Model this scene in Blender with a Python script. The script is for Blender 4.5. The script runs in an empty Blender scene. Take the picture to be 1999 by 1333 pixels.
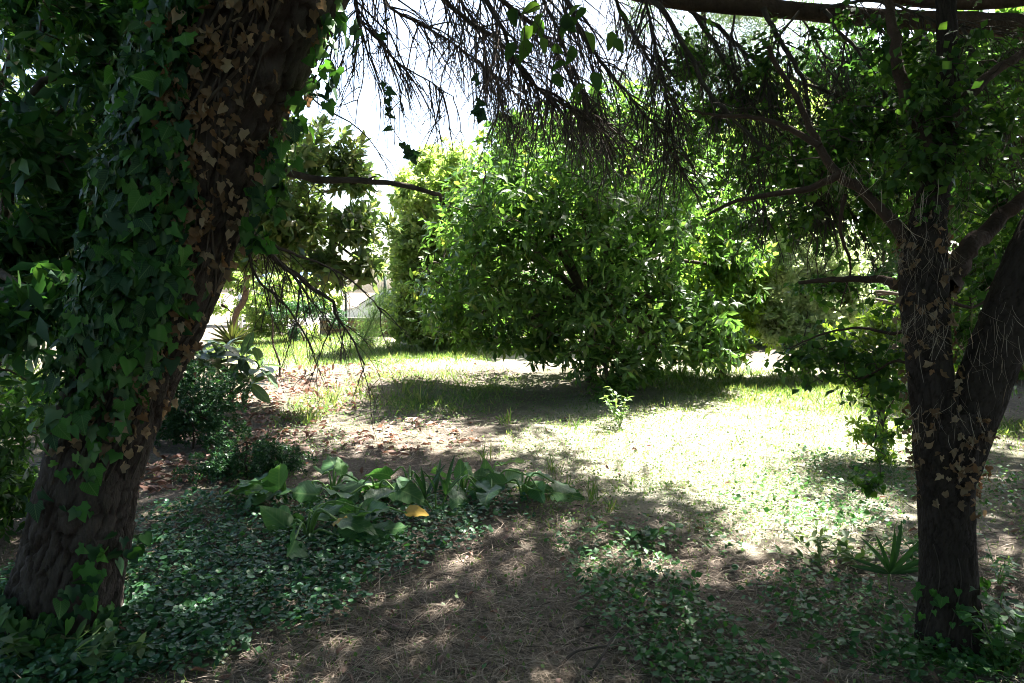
import bpy, math, random
import numpy as np
from mathutils import Vector, Matrix, Quaternion

random.seed(5)
R = np.random.default_rng(11)
scene = bpy.context.scene
col = scene.collection

# ------------------------------------------------------------------ camera, sky, sun, exposure
CAM_H, FPX, CX, CY = 1.5, 1444.0, 999.5, 666.5
PITCH = math.atan((666.5 - 570.0) / FPX)
cam = bpy.data.cameras.new('camera')
cam.sensor_width = 36.0
cam.lens = 26.0
cam.clip_start = 0.05
cam.clip_end = 3000
camo = bpy.data.objects.new('camera', cam)
col.objects.link(camo)
camo.location = (0, 0, CAM_H)
camo.rotation_euler = (math.pi / 2 - PITCH, 0, 0)
scene.camera = camo

SUN_EL, SUN_AZ = math.radians(58), math.radians(38)      # azimuth: from +Y towards +X
SUN = np.array([math.sin(SUN_AZ) * math.cos(SUN_EL), math.cos(SUN_AZ) * math.cos(SUN_EL), math.sin(SUN_EL)])
world = bpy.data.worlds.new('World')
scene.world = world
world.use_nodes = True
wn = world.node_tree
for n in list(wn.nodes):
    wn.nodes.remove(n)
sky = wn.nodes.new('ShaderNodeTexSky')
sky.sky_type = 'NISHITA'
sky.sun_disc = False
sky.sun_elevation = SUN_EL
sky.sun_rotation = SUN_AZ
sky.air_density = 1.0
sky.dust_density = 3.0
sky.ozone_density = 1.0
bg = wn.nodes.new('ShaderNodeBackground')
bg.inputs['Strength'].default_value = 0.05
wo = wn.nodes.new('ShaderNodeOutputWorld')
wn.links.new(sky.outputs[0], bg.inputs['Color'])
wn.links.new(bg.outputs[0], wo.inputs['Surface'])
sl = bpy.data.lights.new('sun', 'SUN')
sl.energy = 5.0
sl.angle = math.radians(0.53)
sl.color = (1.0, 0.95, 0.88)
slo = bpy.data.objects.new('sun', sl)
col.objects.link(slo)
slo.rotation_euler = Vector(SUN).to_track_quat('Z', 'Y').to_euler()
slo.location = (6, 10, 20)
vs = scene.view_settings
vs.view_transform = 'Standard'
vs.look = 'None'
vs.gamma = 1.0
vs.use_curve_mapping = False
vs.exposure = 3.35
scene.cycles.use_denoising = True
scene.cycles.filter_width = 1.0
scene.cycles.max_bounces = 9
scene.cycles.diffuse_bounces = 6
scene.cycles.glossy_bounces = 2
scene.cycles.transmission_bounces = 4
scene.cycles.sample_clamp_indirect = 6.0

# ------------------------------------------------------------------ numeric helpers
def vnoise(p, seed=0):
    p = np.asarray(p, float)
    i = np.floor(p).astype(np.int64)
    f = p - i
    f = f * f * (3 - 2 * f)
    d = p.shape[-1]
    out = np.zeros(p.shape[:-1])
    mul = [374761393, 668265263, 2147483647 // 3]
    for c in range(2 ** d):
        h = np.full(p.shape[:-1], seed * 1442695 + 1013904223, dtype=np.int64)
        w = np.ones(p.shape[:-1])
        for k in range(d):
            b = (c >> k) & 1
            h = h + (i[..., k] + b) * mul[k]
            w = w * (f[..., k] if b else 1 - f[..., k])
        h = (h ^ (h >> 13)) * 1274126177 & 0x7fffffff
        h = (h ^ (h >> 16)) & 0xffff
        out += w * h / 65535.0
    return out

def smooth(t):
    t = np.clip(t, 0, 1)
    return t * t * (3 - 2 * t)

def height(x, y):
    x = np.asarray(x, float); y = np.asarray(y, float)
    z = 0.42 * smooth((y - 4.5) / 14.0)
    z = z + 0.9 * np.exp(-((x - 7.0) / 2.2) ** 2 - ((y - 15.5) / 1.6) ** 2)
    q = np.stack([x, y], -1)
    fade = 1 / (1 + np.maximum(0, y - 25) * 0.1)
    z = z + (0.10 * (vnoise(q * 0.55, 3) - .5) + 0.05 * (vnoise(q * 1.7, 4) - .5) + 0.022 * (vnoise(q * 6.0, 5) - .5)) * fade
    return z

def ray(px, py):
    f = np.array([0, math.cos(PITCH), -math.sin(PITCH)])
    u = np.array([0, math.sin(PITCH), math.cos(PITCH)])
    return f + (px - CX) / FPX * np.array([1, 0, 0]) + (CY - py) / FPX * u

def P(px, py, d):
    r = ray(px, py)
    return np.array([0, 0, CAM_H]) + r * (d / r[1])

def G(px, py):
    r = ray(px, py)
    t = np.concatenate([np.arange(1.5, 30, .03), np.arange(30, 300, .5)])
    q = np.array([0, 0, CAM_H]) + r[None, :] * t[:, None]
    below = q[:, 2] < height(q[:, 0], q[:, 1])
    k = int(np.argmax(below)) if below.any() else len(t) - 1
    p = q[k].copy()
    p[2] = height(p[0], p[1])
    return p

def px_per_m(d):
    return FPX / d

def nrm(a):
    a = np.asarray(a, float)
    return a / np.maximum(np.linalg.norm(a, axis=-1, keepdims=True), 1e-9)

def frames(d, n):
    x = nrm(d)
    y = nrm(np.cross(n, x) + 1e-6)
    z = np.cross(x, y)
    return np.stack([x, y, z], -1)

def rand_dir(n):
    return nrm(R.normal(size=(n, 3)))

class Zone:
    def __init__(s, px, py, rx, ry, w=1.0):
        c = G(px, py)
        a, b = G(px, py - ry), G(px, py + ry)
        s.c = c[:2]
        s.rx = rx * c[1] / FPX
        s.ry = max(.15, (a[1] - b[1]) / 2)
        s.w = w
    def val(s, xy):
        d = ((xy[:, 0] - s.c[0]) / s.rx) ** 2 + ((xy[:, 1] - s.c[1]) / s.ry) ** 2
        return s.w * np.clip(1.35 - d, 0, 1)

def zones_val(zs, xy, seed=0, rough=.5):
    v = np.zeros(len(xy))
    for z in zs:
        v = np.maximum(v, z.val(xy))
    return np.clip(v - rough * vnoise(xy * 2.3, seed) * 1.0 - rough * .6 * (vnoise(xy * 7, seed + 1) - .5), 0, 1)

# ------------------------------------------------------------------ mesh helpers
BASE = {}
def mesh_np(name, V, F):
    V = np.ascontiguousarray(V, dtype=np.float32)
    F = np.ascontiguousarray(F, dtype=np.int32)
    k = F.shape[1]
    me = bpy.data.meshes.new(name)
    me.vertices.add(len(V))
    me.vertices.foreach_set('co', V.ravel())
    me.loops.add(F.size)
    me.loops.foreach_set('vertex_index', F.ravel())
    me.polygons.add(len(F))
    me.polygons.foreach_set('loop_start', np.arange(0, F.size, k, dtype=np.int32))
    me.polygons.foreach_set('loop_total', np.full(len(F), k, dtype=np.int32))
    me.update(calc_edges=True)
    return me

def obj(name, V, F, mat, parent=None, base=None, smooth_=False, kind=None):
    """ONE mesh object; vertices are world coordinates, stored relative to the thing's base."""
    if parent is not None:
        b = BASE[parent.name]
    else:
        b = np.array(base if base is not None else (0, 0, 0), float)
    me = mesh_np(name, np.asarray(V) - b[None, :], F)
    if smooth_:
        me.polygons.foreach_set('use_smooth', np.ones(len(me.polygons), dtype=bool))
    me.materials.append(mat)
    o = bpy.data.objects.new(name, me)
    col.objects.link(o)
    if parent is not None:
        o.parent = parent
    else:
        o.location = b
    BASE[o.name] = b
    if kind:
        o['kind'] = kind
    return o

def thing(name, loc, label, cat, group=None):
    o = bpy.data.objects.new(name, None)
    o.empty_display_size = 0.1
    col.objects.link(o)
    o.location = loc
    BASE[o.name] = np.array(loc, float)
    return tag(o, label, cat, group)

def tag(o, label, cat, group=None):
    o['label'] = label
    o['category'] = cat
    if group:
        o['group'] = group
    return o

def scatter(tv, tf, pos, rot, scale):
    pos = np.asarray(pos); n = len(pos)
    scale = np.asarray(scale, float)
    if scale.ndim == 1:
        scale = np.repeat(scale[:, None], 3, 1)
    v = np.einsum('nij,nkj->nki', rot, tv[None, :, :] * scale[:, None, :]) + pos[:, None, :]
    f = tf[None, :, :] + (np.arange(n) * len(tv))[:, None, None]
    return v.reshape(-1, 3), f.reshape(-1, tf.shape[1])

def cat_meshes(parts):
    parts = [p for p in parts if len(p[0])]
    V = []; F = []; o = 0
    for v, f in parts:
        V.append(v); F.append(f + o); o += len(v)
    return np.concatenate(V), np.concatenate(F)

def leaf_t(W=.4, n=4, fold=.12, droop=.15, peak=.45, tip=1.0, wave=0.0, curl=0.0):
    """leaf along +x of length 1, quads, midrib row"""
    t = np.linspace(0, 1, n)
    if peak <= .5:
        tt = t ** (math.log(.5) / math.log(peak))
    else:
        tt = 1 - (1 - t) ** (math.log(.5) / math.log(1 - peak))
    w = np.sin(np.pi * np.clip(tt, 0, 1)) ** (.8 * tip) * W * .5 + .006
    v = []
    for i in range(n):
        z = -droop * t[i] ** 2 + curl * math.sin(t[i] * 5)
        wv = wave * math.sin(i * 2.4)
        v += [(t[i], w[i], z + fold * w[i] * 2 + wv), (t[i], 0, z), (t[i], -w[i], z + fold * w[i] * 2 - wv)]
    f = []
    for i in range(n - 1):
        a = i * 3
        f += [(a, a + 1, a + 4, a + 3), (a + 1, a + 2, a + 5, a + 4)]
    return np.array(v, float), np.array(f)

def diamond_t(W=.45, fold=.1):
    return (np.array([(0, 0, 0), (.45, -W / 2, fold * W), (1, 0, -.08), (.5, W / 2, fold * W)], float), np.array([(0, 1, 2, 3)]))

def fan_t(outline, zf=None):
    """outline list of (x,y); triangles from a centre point"""
    o = np.array(outline, float)
    c = o.mean(0)
    pts = np.vstack([[c], o])
    z = np.array([0.0] + [zf(x, y) if zf else 0 for x, y in o])
    v = np.column_stack([pts, z])
    n = len(o)
    f = np.array([(0, 1 + i, 1 + (i + 1) % n) for i in range(n)])
    return v, f

def round_t(n=8, cup=.15, notch=True, ser=0.0):
    o = []
    for i in range(n):
        a = math.pi + (i + .5) / n * 2 * math.pi if notch else i / n * 2 * math.pi
        r = .5 * (1 + (ser if i % 2 else -ser))
        o.append((.5 + r * math.cos(a), r * math.sin(a)))
    if notch:
        o.insert(0, (.14, 0))
        
    return fan_t(o, lambda x, y: cup * ((x - .5) ** 2 + y * y) * 2)

def tubes(Pts, Rad, sides=5):
    """batch of tubes; Pts (T,n,3) Rad (T,n) -> quads"""
    Pts = np.asarray(Pts, float); Rad = np.asarray(Rad, float)
    if Pts.ndim == 2:
        Pts = Pts[None]; Rad = Rad[None]
    T, n, _ = Pts.shape
    tg = nrm(np.gradient(Pts, axis=1))
    mean = nrm(Pts[:, -1] - Pts[:, 0])
    ref = np.where(np.abs(mean[:, 2:3]) > .8, np.array([[1., 0, 0]]), np.array([[0, 0, 1.]]))
    u = nrm(np.cross(tg, ref[:, None, :]))
    v = np.cross(tg, u)
    a = np.arange(sides) / sides * 2 * np.pi
    V = Pts[:, :, None, :] + Rad[:, :, None, None] * (np.cos(a)[None, None, :, None] * u[:, :, None, :] + np.sin(a)[None, None, :, None] * v[:, :, None, :])
    idx = np.arange(T * n * sides).reshape(T, n, sides)
    A = idx[:, :-1, :]; B = idx[:, 1:, :]
    F = np.stack([A, np.roll(A, -1, 2), np.roll(B, -1, 2), B], -1).reshape(-1, 4)
    return V.reshape(-1, 3), F

def resample(pts, n, closed=False):
    """Catmull-Rom through pts (k, d)"""
    pts = np.asarray(pts, float)
    k = len(pts)
    if k == 2:
        t = np.linspace(0, 1, n)[:, None]
        return pts[0] * (1 - t) + pts[1] * t
    ext = np.vstack([2 * pts[0] - pts[1], pts, 2 * pts[-1] - pts[-2]])
    s = np.linspace(0, k - 1 - 1e-6, n)
    i = s.astype(int); t = (s - i)[:, None]
    p0, p1, p2, p3 = ext[i], ext[i + 1], ext[i + 2], ext[i + 3]
    return .5 * (2 * p1 + (p2 - p0) * t + (2 * p0 - 5 * p1 + 4 * p2 - p3) * t ** 2 + (3 * p1 - p0 - 3 * p2 + p3) * t ** 3)

# ------------------------------------------------------------------ materials
def nodes_of(m):
    m.use_nodes = True
    nt = m.node_tree
    for n in list(nt.nodes):
        nt.nodes.remove(n)
    out = nt.nodes.new('ShaderNodeOutputMaterial')
    return nt, out

def ramp(nt, cols, pos=None):
    r = nt.nodes.new('ShaderNodeValToRGB')
    e = r.color_ramp.elements
    while len(e) < len(cols):
        e.new(.5)
    for i, c in enumerate(cols):
        e[i].position = pos[i] if pos else i / max(1, len(cols) - 1)
        e[i].color = (*c, 1)
    return r

def leaf_mat(name, cols, trans=.35, rough=.42, tmul=(1.5, 1.7, .7), spec=.32, vein=0.0, pos=None):
    m = bpy.data.materials.new(name)
    nt, out = nodes_of(m)
    N = nt.nodes.new; L = nt.links.new
    geo = N('ShaderNodeNewGeometry'); oi = N('ShaderNodeObjectInfo')
    add = N('ShaderNodeMath'); add.operation = 'ADD'
    L(geo.outputs['Random Per Island'], add.inputs[0]); L(oi.outputs['Random'], add.inputs[1])
    fr = N('ShaderNodeMath'); fr.operation = 'FRACT'
    L(add.outputs[0], fr.inputs[0])
    rp = ramp(nt, cols, pos)
    L(fr.outputs[0], rp.inputs[0])
    tc = N('ShaderNodeTexCoord')
    nz = N('ShaderNodeTexNoise'); nz.inputs['Scale'].default_value = 14; nz.inputs['Detail'].default_value = 3
    L(geo.outputs['Position'], nz.inputs['Vector'])
    mr = N('ShaderNodeMapRange'); mr.inputs[3].default_value = .65; mr.inputs[4].default_value = 1.3
    L(nz.outputs[0], mr.inputs[0])
    mx = N('ShaderNodeMix'); mx.data_type = 'RGBA'; mx.blend_type = 'MULTIPLY'; mx.inputs[0].default_value = 1
    L(rp.outputs[0], mx.inputs[6]); L(mr.outputs[0], mx.inputs[7])
    colour = mx.outputs[2]
    if vein > 0:
        sep = N('ShaderNodeSeparateXYZ'); L(tc.outputs['Object'], sep.inputs[0])
        ab = N('ShaderNodeMath'); ab.operation = 'ABSOLUTE'; L(sep.outputs[1], ab.inputs[0])
        m1 = N('ShaderNodeMapRange'); m1.inputs[1].default_value = .0; m1.inputs[2].default_value = .03
        m1.inputs[3].default_value = 1; m1.inputs[4].default_value = 0
        L(ab.outputs[0], m1.inputs[0])
        sd = N('ShaderNodeMath'); sd.operation = 'MULTIPLY_ADD'; sd.inputs[1].default_value = -.9
        L(ab.outputs[0], sd.inputs[0]); L(sep.outputs[0], sd.inputs[2])
        sn = N('ShaderNodeMath'); sn.operation = 'MULTIPLY'; sn.inputs[1].default_value = 50; L(sd.outputs[0], sn.inputs[0])
        s2 = N('ShaderNodeMath'); s2.operation = 'SINE'; L(sn.outputs[0], s2.inputs[0])
        m2 = N('ShaderNodeMapRange'); m2.inputs[1].default_value = .8; m2.inputs[2].default_value = 1; m2.inputs[4].default_value = .5
        L(s2.outputs[0], m2.inputs[0])
        mm = N('ShaderNodeMath'); mm.operation = 'MAXIMUM'; L(m1.outputs[0], mm.inputs[0]); L(m2.outputs[0], mm.inputs[1])
        ml = N('ShaderNodeMath'); ml.operation = 'MULTIPLY'; ml.inputs[1].default_value = vein; L(mm.outputs[0], ml.inputs[0])
        mv = N('ShaderNodeMix'); mv.data_type = 'RGBA'
        L(ml.outputs[0], mv.inputs[0]); L(colour, mv.inputs[6]); mv.inputs[7].default_value = (.22, .32, .14, 1)
        colour = mv.outputs[2]
    pb = N('ShaderNodeBsdfPrincipled')
    pb.inputs['Roughness'].default_value = rough
    pb.inputs['Specular IOR Level'].default_value = spec
    L(colour, pb.inputs['Base Color'])
    tr = N('ShaderNodeBsdfTranslucent')
    mt = N('ShaderNodeMix'); mt.data_type = 'RGBA'; mt.blend_type = 'MULTIPLY'; mt.inputs[0].default_value = 1
    L(colour, mt.inputs[6]); mt.inputs[7].default_value = (*[t * 1.3 for t in tmul], 1)
    L(mt.outputs[2], tr.inputs['Color'])
    ms = N('ShaderNodeMixShader'); ms.inputs[0].default_value = trans
    L(pb.outputs[0], ms.inputs[1]); L(tr.outputs[0], ms.inputs[2])
    L(ms.outputs[0], out.inputs['Surface'])
    return m

def rough_mat(name, c1, c2, scale=8, rough=.9, bump=.3, bscale=40, detail=6, stretch=(1, 1, 1), spec=.2):
    m = bpy.data.materials.new(name)
    nt, out = nodes_of(m)
    N = nt.nodes.new; L = nt.links.new
    geo = N('ShaderNodeNewGeometry')
    mp = N('ShaderNodeMapping'); mp.inputs['Scale'].default_value = stretch
    L(geo.outputs['Position'], mp.inputs['Vector'])
    nz = N('ShaderNodeTexNoise'); nz.inputs['Scale'].default_value = scale; nz.inputs['Detail'].default_value = detail
    L(mp.outputs[0], nz.inputs['Vector'])
    rp = ramp(nt, [c1, c2], [.3, .7]); L(nz.outputs[0], rp.inputs[0])
    pb = N('ShaderNodeBsdfPrincipled'); pb.inputs['Roughness'].default_value = rough; pb.inputs['Specular IOR Level'].default_value = spec
    L(rp.outputs[0], pb.inputs['Base Color'])
    n2 = N('ShaderNodeTexNoise'); n2.inputs['Scale'].default_value = bscale; n2.inputs['Detail'].default_value = 6
    L(mp.outputs[0], n2.inputs['Vector'])
    bp = N('ShaderNodeBump'); bp.inputs['Strength'].default_value = bump; bp.inputs['Distance'].default_value = .02
    L(n2.outputs[0], bp.inputs['Height']); L(bp.outputs[0], pb.inputs['Normal'])
    L(pb.outputs[0], out.inputs['Surface'])
    return m

def bark_mat(name, inner, outer, stretch):
    m = rough_mat(name, tuple(c * .72 for c in outer), tuple(c * 1.25 for c in outer), 18, .92, .9, 70, stretch=stretch)
    nt = m.node_tree; N = nt.nodes.new; L = nt.links.new
    pb = [n for n in nt.nodes if n.type == 'BSDF_PRINCIPLED'][0]
    src = pb.inputs['Base Color'].links[0].from_socket
    at = N('ShaderNodeAttribute'); at.attribute_name = 'plate'
    mx = N('ShaderNodeMix'); mx.data_type = 'RGBA'
    L(at.outputs['Fac'], mx.inputs[0]); mx.inputs[6].default_value = (*inner, 1); L(src, mx.inputs[7]); L(mx.outputs[2], pb.inputs['Base Color'])
    return m

M = {}
M['bark'] = bark_mat('pine_bark', (.032, .020, .015), (.072, .057, .049), (1, 1, .4))
M['bark2'] = bark_mat('forked_tree_bark', (.020, .014, .011), (.042, .032, .026), (1, 1, .35))
M['twig'] = rough_mat('twig_bark', (.045, .036, .030), (.11, .09, .075), 20, .9, .3, 80)
M['limb'] = rough_mat('limb_bark', (.045, .030, .022), (.085, .055, .040), 12, .9, .6, 60)
M['stem'] = rough_mat('shrub_stem', (.05, .038, .03), (.10, .08, .062), 20, .85, .3, 80)
M['ivy'] = leaf_mat('ivy_leaf', [(0.029, 0.084, 0.024), (0.039, 0.115, 0.026), (0.049, 0.142, 0.026), (0.072, 0.189, 0.034)], .24, .55, vein=.30, spec=.2)
M['ivydark'] = leaf_mat('old_ivy_leaf', [(0.016, 0.049, 0.023), (0.026, 0.073, 0.029)], .15, .5, vein=.35, spec=.22)
M['dry'] = leaf_mat('dried_ivy_leaf', [(.15, .095, .055), (.25, .18, .11), (.33, .26, .17), (.11, .075, .045), (.22, .13, .065), (.18, .135, .085)], .25, .75, tmul=(1.3, 1, .7), spec=.2)
M['laurel'] = leaf_mat('laurel_leaf', [(0.019, 0.054, 0.031), (0.029, 0.084, 0.036), (0.042, 0.114, 0.036), (0.072, 0.144, 0.036)], 0.35, .36)
M['round'] = leaf_mat('round_leaf', [(.022, .055, .018), (.034, .080, .024), (.052, .11, .028), (.09, .16, .034)], .48, .45)
M['shrub'] = leaf_mat('shrub_leaf', [(0.040, 0.085, 0.030), (0.055, 0.113, 0.034), (0.075, 0.144, 0.039), (0.110, 0.184, 0.057), (0.176, 0.196, 0.057)], .45, .34, spec=.45, pos=[0, .3, .6, .93, 1])
M['magnolia'] = leaf_mat('magnolia_leaf', [(.07, .115, .055), (.10, .15, .07), (.13, .175, .09), (.15, .14, .075)], .5, .30, spec=.55)
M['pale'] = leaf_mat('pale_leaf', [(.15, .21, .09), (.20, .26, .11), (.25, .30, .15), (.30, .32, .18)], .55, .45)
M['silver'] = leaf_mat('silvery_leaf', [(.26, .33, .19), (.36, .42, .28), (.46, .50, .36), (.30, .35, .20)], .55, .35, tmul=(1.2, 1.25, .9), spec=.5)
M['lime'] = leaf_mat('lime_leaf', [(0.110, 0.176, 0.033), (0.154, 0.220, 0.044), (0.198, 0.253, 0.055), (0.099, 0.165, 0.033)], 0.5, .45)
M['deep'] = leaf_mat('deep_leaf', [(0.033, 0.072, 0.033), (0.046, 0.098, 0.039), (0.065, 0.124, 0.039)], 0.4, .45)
M['needle'] = leaf_mat('pine_needle', [(.03, .06, .025), (.045, .08, .035), (.06, .10, .045)], .15, .5)
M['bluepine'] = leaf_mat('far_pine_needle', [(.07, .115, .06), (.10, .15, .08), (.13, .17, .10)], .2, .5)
M['fine'] = leaf_mat('fine_shrub_leaf', [(.022, .062, .032), (.03, .08, .04), (.04, .10, .04)], .3, .38)
M['violet'] = leaf_mat('violet_leaf', [(0.022, 0.073, 0.039), (0.031, 0.098, 0.047), (0.042, 0.123, 0.049), (0.050, 0.137, 0.044)], .22, .42)
M['cover'] = leaf_mat('creeper_leaf', [(0.026, 0.084, 0.031), (0.038, 0.112, 0.036), (0.055, 0.147, 0.042), (0.080, 0.182, 0.052)], .28, .42)
M['weed'] = leaf_mat('weed_leaf', [(0.052, 0.100, 0.037), (0.076, 0.135, 0.052), (0.114, 0.165, 0.069), (0.162, 0.200, 0.098)], .35, .5)
M['grass'] = leaf_mat('grass_blade', [(.06, .115, .035), (.085, .145, .045), (.14, .18, .065), (.26, .25, .12)], .35, .5)
M['hay'] = leaf_mat('dry_grass', [(0.340, 0.320, 0.228), (0.440, 0.420, 0.336), (0.240, 0.270, 0.144), (0.500, 0.460, 0.408)], .2, .8, tmul=(1, .95, .7), spec=.2)
M['straw'] = leaf_mat('dry_needle', [(.16, .12, .09), (.34, .28, .22), (.11, .08, .06), (.46, .39, .31), (.24, .185, .14)], .1, .8, tmul=(1, .9, .7), spec=.2)
M['litter'] = leaf_mat('fallen_leaf', [(.15, .085, .065), (.23, .145, .115), (.30, .20, .165), (.19, .10, .07), (.26, .19, .17)], .12, .7, tmul=(1.2, .9, .7), spec=.25)
M['arum'] = leaf_mat('arum_leaf', [(0.048, 0.126, 0.046), (0.062, 0.150, 0.054), (0.090, 0.180, 0.066)], .3, .42, vein=.5, spec=.4)
M['stalk'] = leaf_mat('arum_stalk', [(.13, .24, .06), (.17, .28, .09)], .2, .45)
M['yellow'] = leaf_mat('yellowed_leaf', [(.30, .28, .08), (.33, .24, .12)], .35, .6, tmul=(1.3, 1.2, .6))
M['loquat'] = leaf_mat('loquat_leaf', [(.05, .085, .055), (.06, .10, .06), (.09, .14, .075)], .2, .36, vein=.4)
M['palm'] = leaf_mat('palm_blade', [(.025, .065, .026), (.035, .085, .03)], .3, .45)
M['palmdry'] = leaf_mat('old_palm_blade', [(.035, .045, .015), (.06, .06, .025)], .3, .5)
M['feather'] = leaf_mat('feathery_leaf', [(.06, .10, .045), (.085, .13, .06)], .3, .55)

def ground_mat():
    m = bpy.data.materials.new('garden_soil')
    nt, out = nodes_of(m)
    N = nt.nodes.new; L = nt.links.new
    geo = N('ShaderNodeNewGeometry')
    def noise(s, d=6):
        n = N('ShaderNodeTexNoise'); n.inputs['Scale'].default_value = s; n.inputs['Detail'].default_value = d
        n.inputs['Roughness'].default_value = .65
        L(geo.outputs['Position'], n.inputs['Vector']); return n
    a = noise(2.2); b = noise(38, 8); c = noise(.7, 3)
    r1 = ramp(nt, [(.072, .058, .048), (.155, .128, .105), (.36, .305, .245)], [.3, .5, .70])
    mixn = N('ShaderNodeMath'); mixn.operation = 'MULTIPLY_ADD'; mixn.inputs[1].default_value = .55
    L(b.outputs[0], mixn.inputs[0])
    hm = N('ShaderNodeMath'); hm.operation = 'MULTIPLY'; hm.inputs[1].default_value = .45; L(a.outputs[0], hm.inputs[0])
    L(hm.outputs[0], mixn.inputs[2]); L(mixn.outputs[0], r1.inputs[0])
    r2 = ramp(nt, [(0, 0, 0), (1, 1, 1)], [.48, .66]); L(c.outputs[0], r2.inputs[0])
    sc = N('ShaderNodeMath'); sc.operation = 'MULTIPLY'; sc.inputs[1].default_value = .45; L(r2.outputs[0], sc.inputs[0])
    mx = N('ShaderNodeMix'); mx.data_type = 'RGBA'
    L(sc.outputs[0], mx.inputs[0]); L(r1.outputs[0], mx.inputs[6]); mx.inputs[7].default_value = (.10, .13, .055, 1)
    pb = N('ShaderNodeBsdfPrincipled'); pb.inputs['Roughness'].default_value = .95; pb.inputs['Specular IOR Level'].default_value = .15
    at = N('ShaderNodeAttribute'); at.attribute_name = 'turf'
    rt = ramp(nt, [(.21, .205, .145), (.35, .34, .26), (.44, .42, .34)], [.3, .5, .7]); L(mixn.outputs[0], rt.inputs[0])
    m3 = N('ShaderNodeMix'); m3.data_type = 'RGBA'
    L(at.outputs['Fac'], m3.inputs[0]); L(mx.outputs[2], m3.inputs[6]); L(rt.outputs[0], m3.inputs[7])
    L(m3.outputs[2], pb.inputs['Base Color'])
    d = noise(70, 8)
    bp = N('ShaderNodeBump'); bp.inputs['Strength'].default_value = 1.0; bp.inputs['Distance'].default_value = .05
    L(d.outputs[0], bp.inputs['Height']); L(bp.outputs[0], pb.inputs['Normal'])
    L(pb.outputs[0], out.inputs['Surface'])
    return m

def plain(name, c, rough=.6, metal=0.0, c2=None, scale=3):
    return rough_mat(name, c, c2 or tuple(x * 1.12 for x in c), scale, rough, .05, 60)

# ------------------------------------------------------------------ ground
def axis(lo, hi, step, far, grow=1.13):
    a = list(np.arange(lo, hi, step)); s = step
    while a[-1] < far:
        s *= grow; a.append(a[-1] + s)
    return a
xp = axis(0, 6.0, .068, 600)
gx = np.array([-v for v in xp[::-1]] + xp[1:])
gy = np.array([-8, -5, -3, -1.5, -.5, .3, .9] + axis(1.3, 12, .062, 1200))
XX, YY = np.meshgrid(gx, gy)
V = np.column_stack([XX.ravel(), YY.ravel(), height(XX.ravel(), YY.ravel())])
nx, ny = len(gx), len(gy)
I = np.arange(nx * ny).reshape(ny, nx)
F = np.stack([I[:-1, :-1], I[:-1, 1:], I[1:, 1:], I[1:, :-1]], -1).reshape(-1, 4)
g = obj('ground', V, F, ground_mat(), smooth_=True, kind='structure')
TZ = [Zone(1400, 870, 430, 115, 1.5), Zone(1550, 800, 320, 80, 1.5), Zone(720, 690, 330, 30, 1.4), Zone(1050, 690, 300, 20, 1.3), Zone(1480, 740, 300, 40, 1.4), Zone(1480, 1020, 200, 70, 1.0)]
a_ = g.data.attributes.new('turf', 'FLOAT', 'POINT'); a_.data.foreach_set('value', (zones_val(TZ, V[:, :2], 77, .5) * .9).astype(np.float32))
g['label'] = 'brown garden soil under grass and leaf litter'

# ------------------------------------------------------------------ foliage builders
def sample_lobes(lobes, n, shell=.45, thin=.35, nscale=2.2, seed=1):
    """points in a union of ellipsoids [(centre, (rx,ry,rz), weight)] biased to the shell, thinned to clumps"""
    sub = []
    rg = np.random.default_rng(seed + 100)
    for l in lobes:
        c, A = np.array(l[0], float), np.array(l[1], float)
        for _ in range(15):
            d = rg.normal(size=3); d /= np.linalg.norm(d)
            sub.append((c + d * A * rg.uniform(.25, 1.06), A * rg.uniform(.20, .40) * rg.uniform(.8, 1.2, 3)))
        sub.append((c, A * .5))
    whole = [(np.array(l[0], float), np.array(l[1], float)) for l in lobes]
    lobes = sub
    w = np.array([l[2] if len(l) > 2 else l[1][0] * l[1][1] + l[1][0] * l[1][2] + l[1][1] * l[1][2] for l in lobes], float)
    k = R.choice(len(lobes), size=int(n * 2.2) + 10, p=w / w.sum())
    C = np.array([l[0] for l in lobes])[k]; A = np.array([l[1] for l in lobes])[k]
    w2 = np.array([l[1][0] * l[1][1] + l[1][0] * l[1][2] + l[1][1] * l[1][2] for l in whole]); k2 = R.choice(len(whole), size=len(k), p=w2 / w2.sum())
    big = R.random(len(k)) < .6
    C = np.where(big[:, None], np.array([l[0] for l in whole])[k2], C); A = np.where(big[:, None], np.array([l[1] for l in whole])[k2], A)
    d = rand_dir(len(k))
    r = (1 - shell * R.random(len(k)) ** 1.4)
    r = r * (0.70 + .62 * vnoise((C + d * A) * 1.6, seed + 7))
    p = C + d * A * r[:, None]
    keep = vnoise(p * nscale, seed) > thin * R.uniform(.5, 1.5, len(k))
    p, d, A = p[keep][:n], d[keep][:n], A[keep][:n]
    return p, nrm(d / A)

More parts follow.
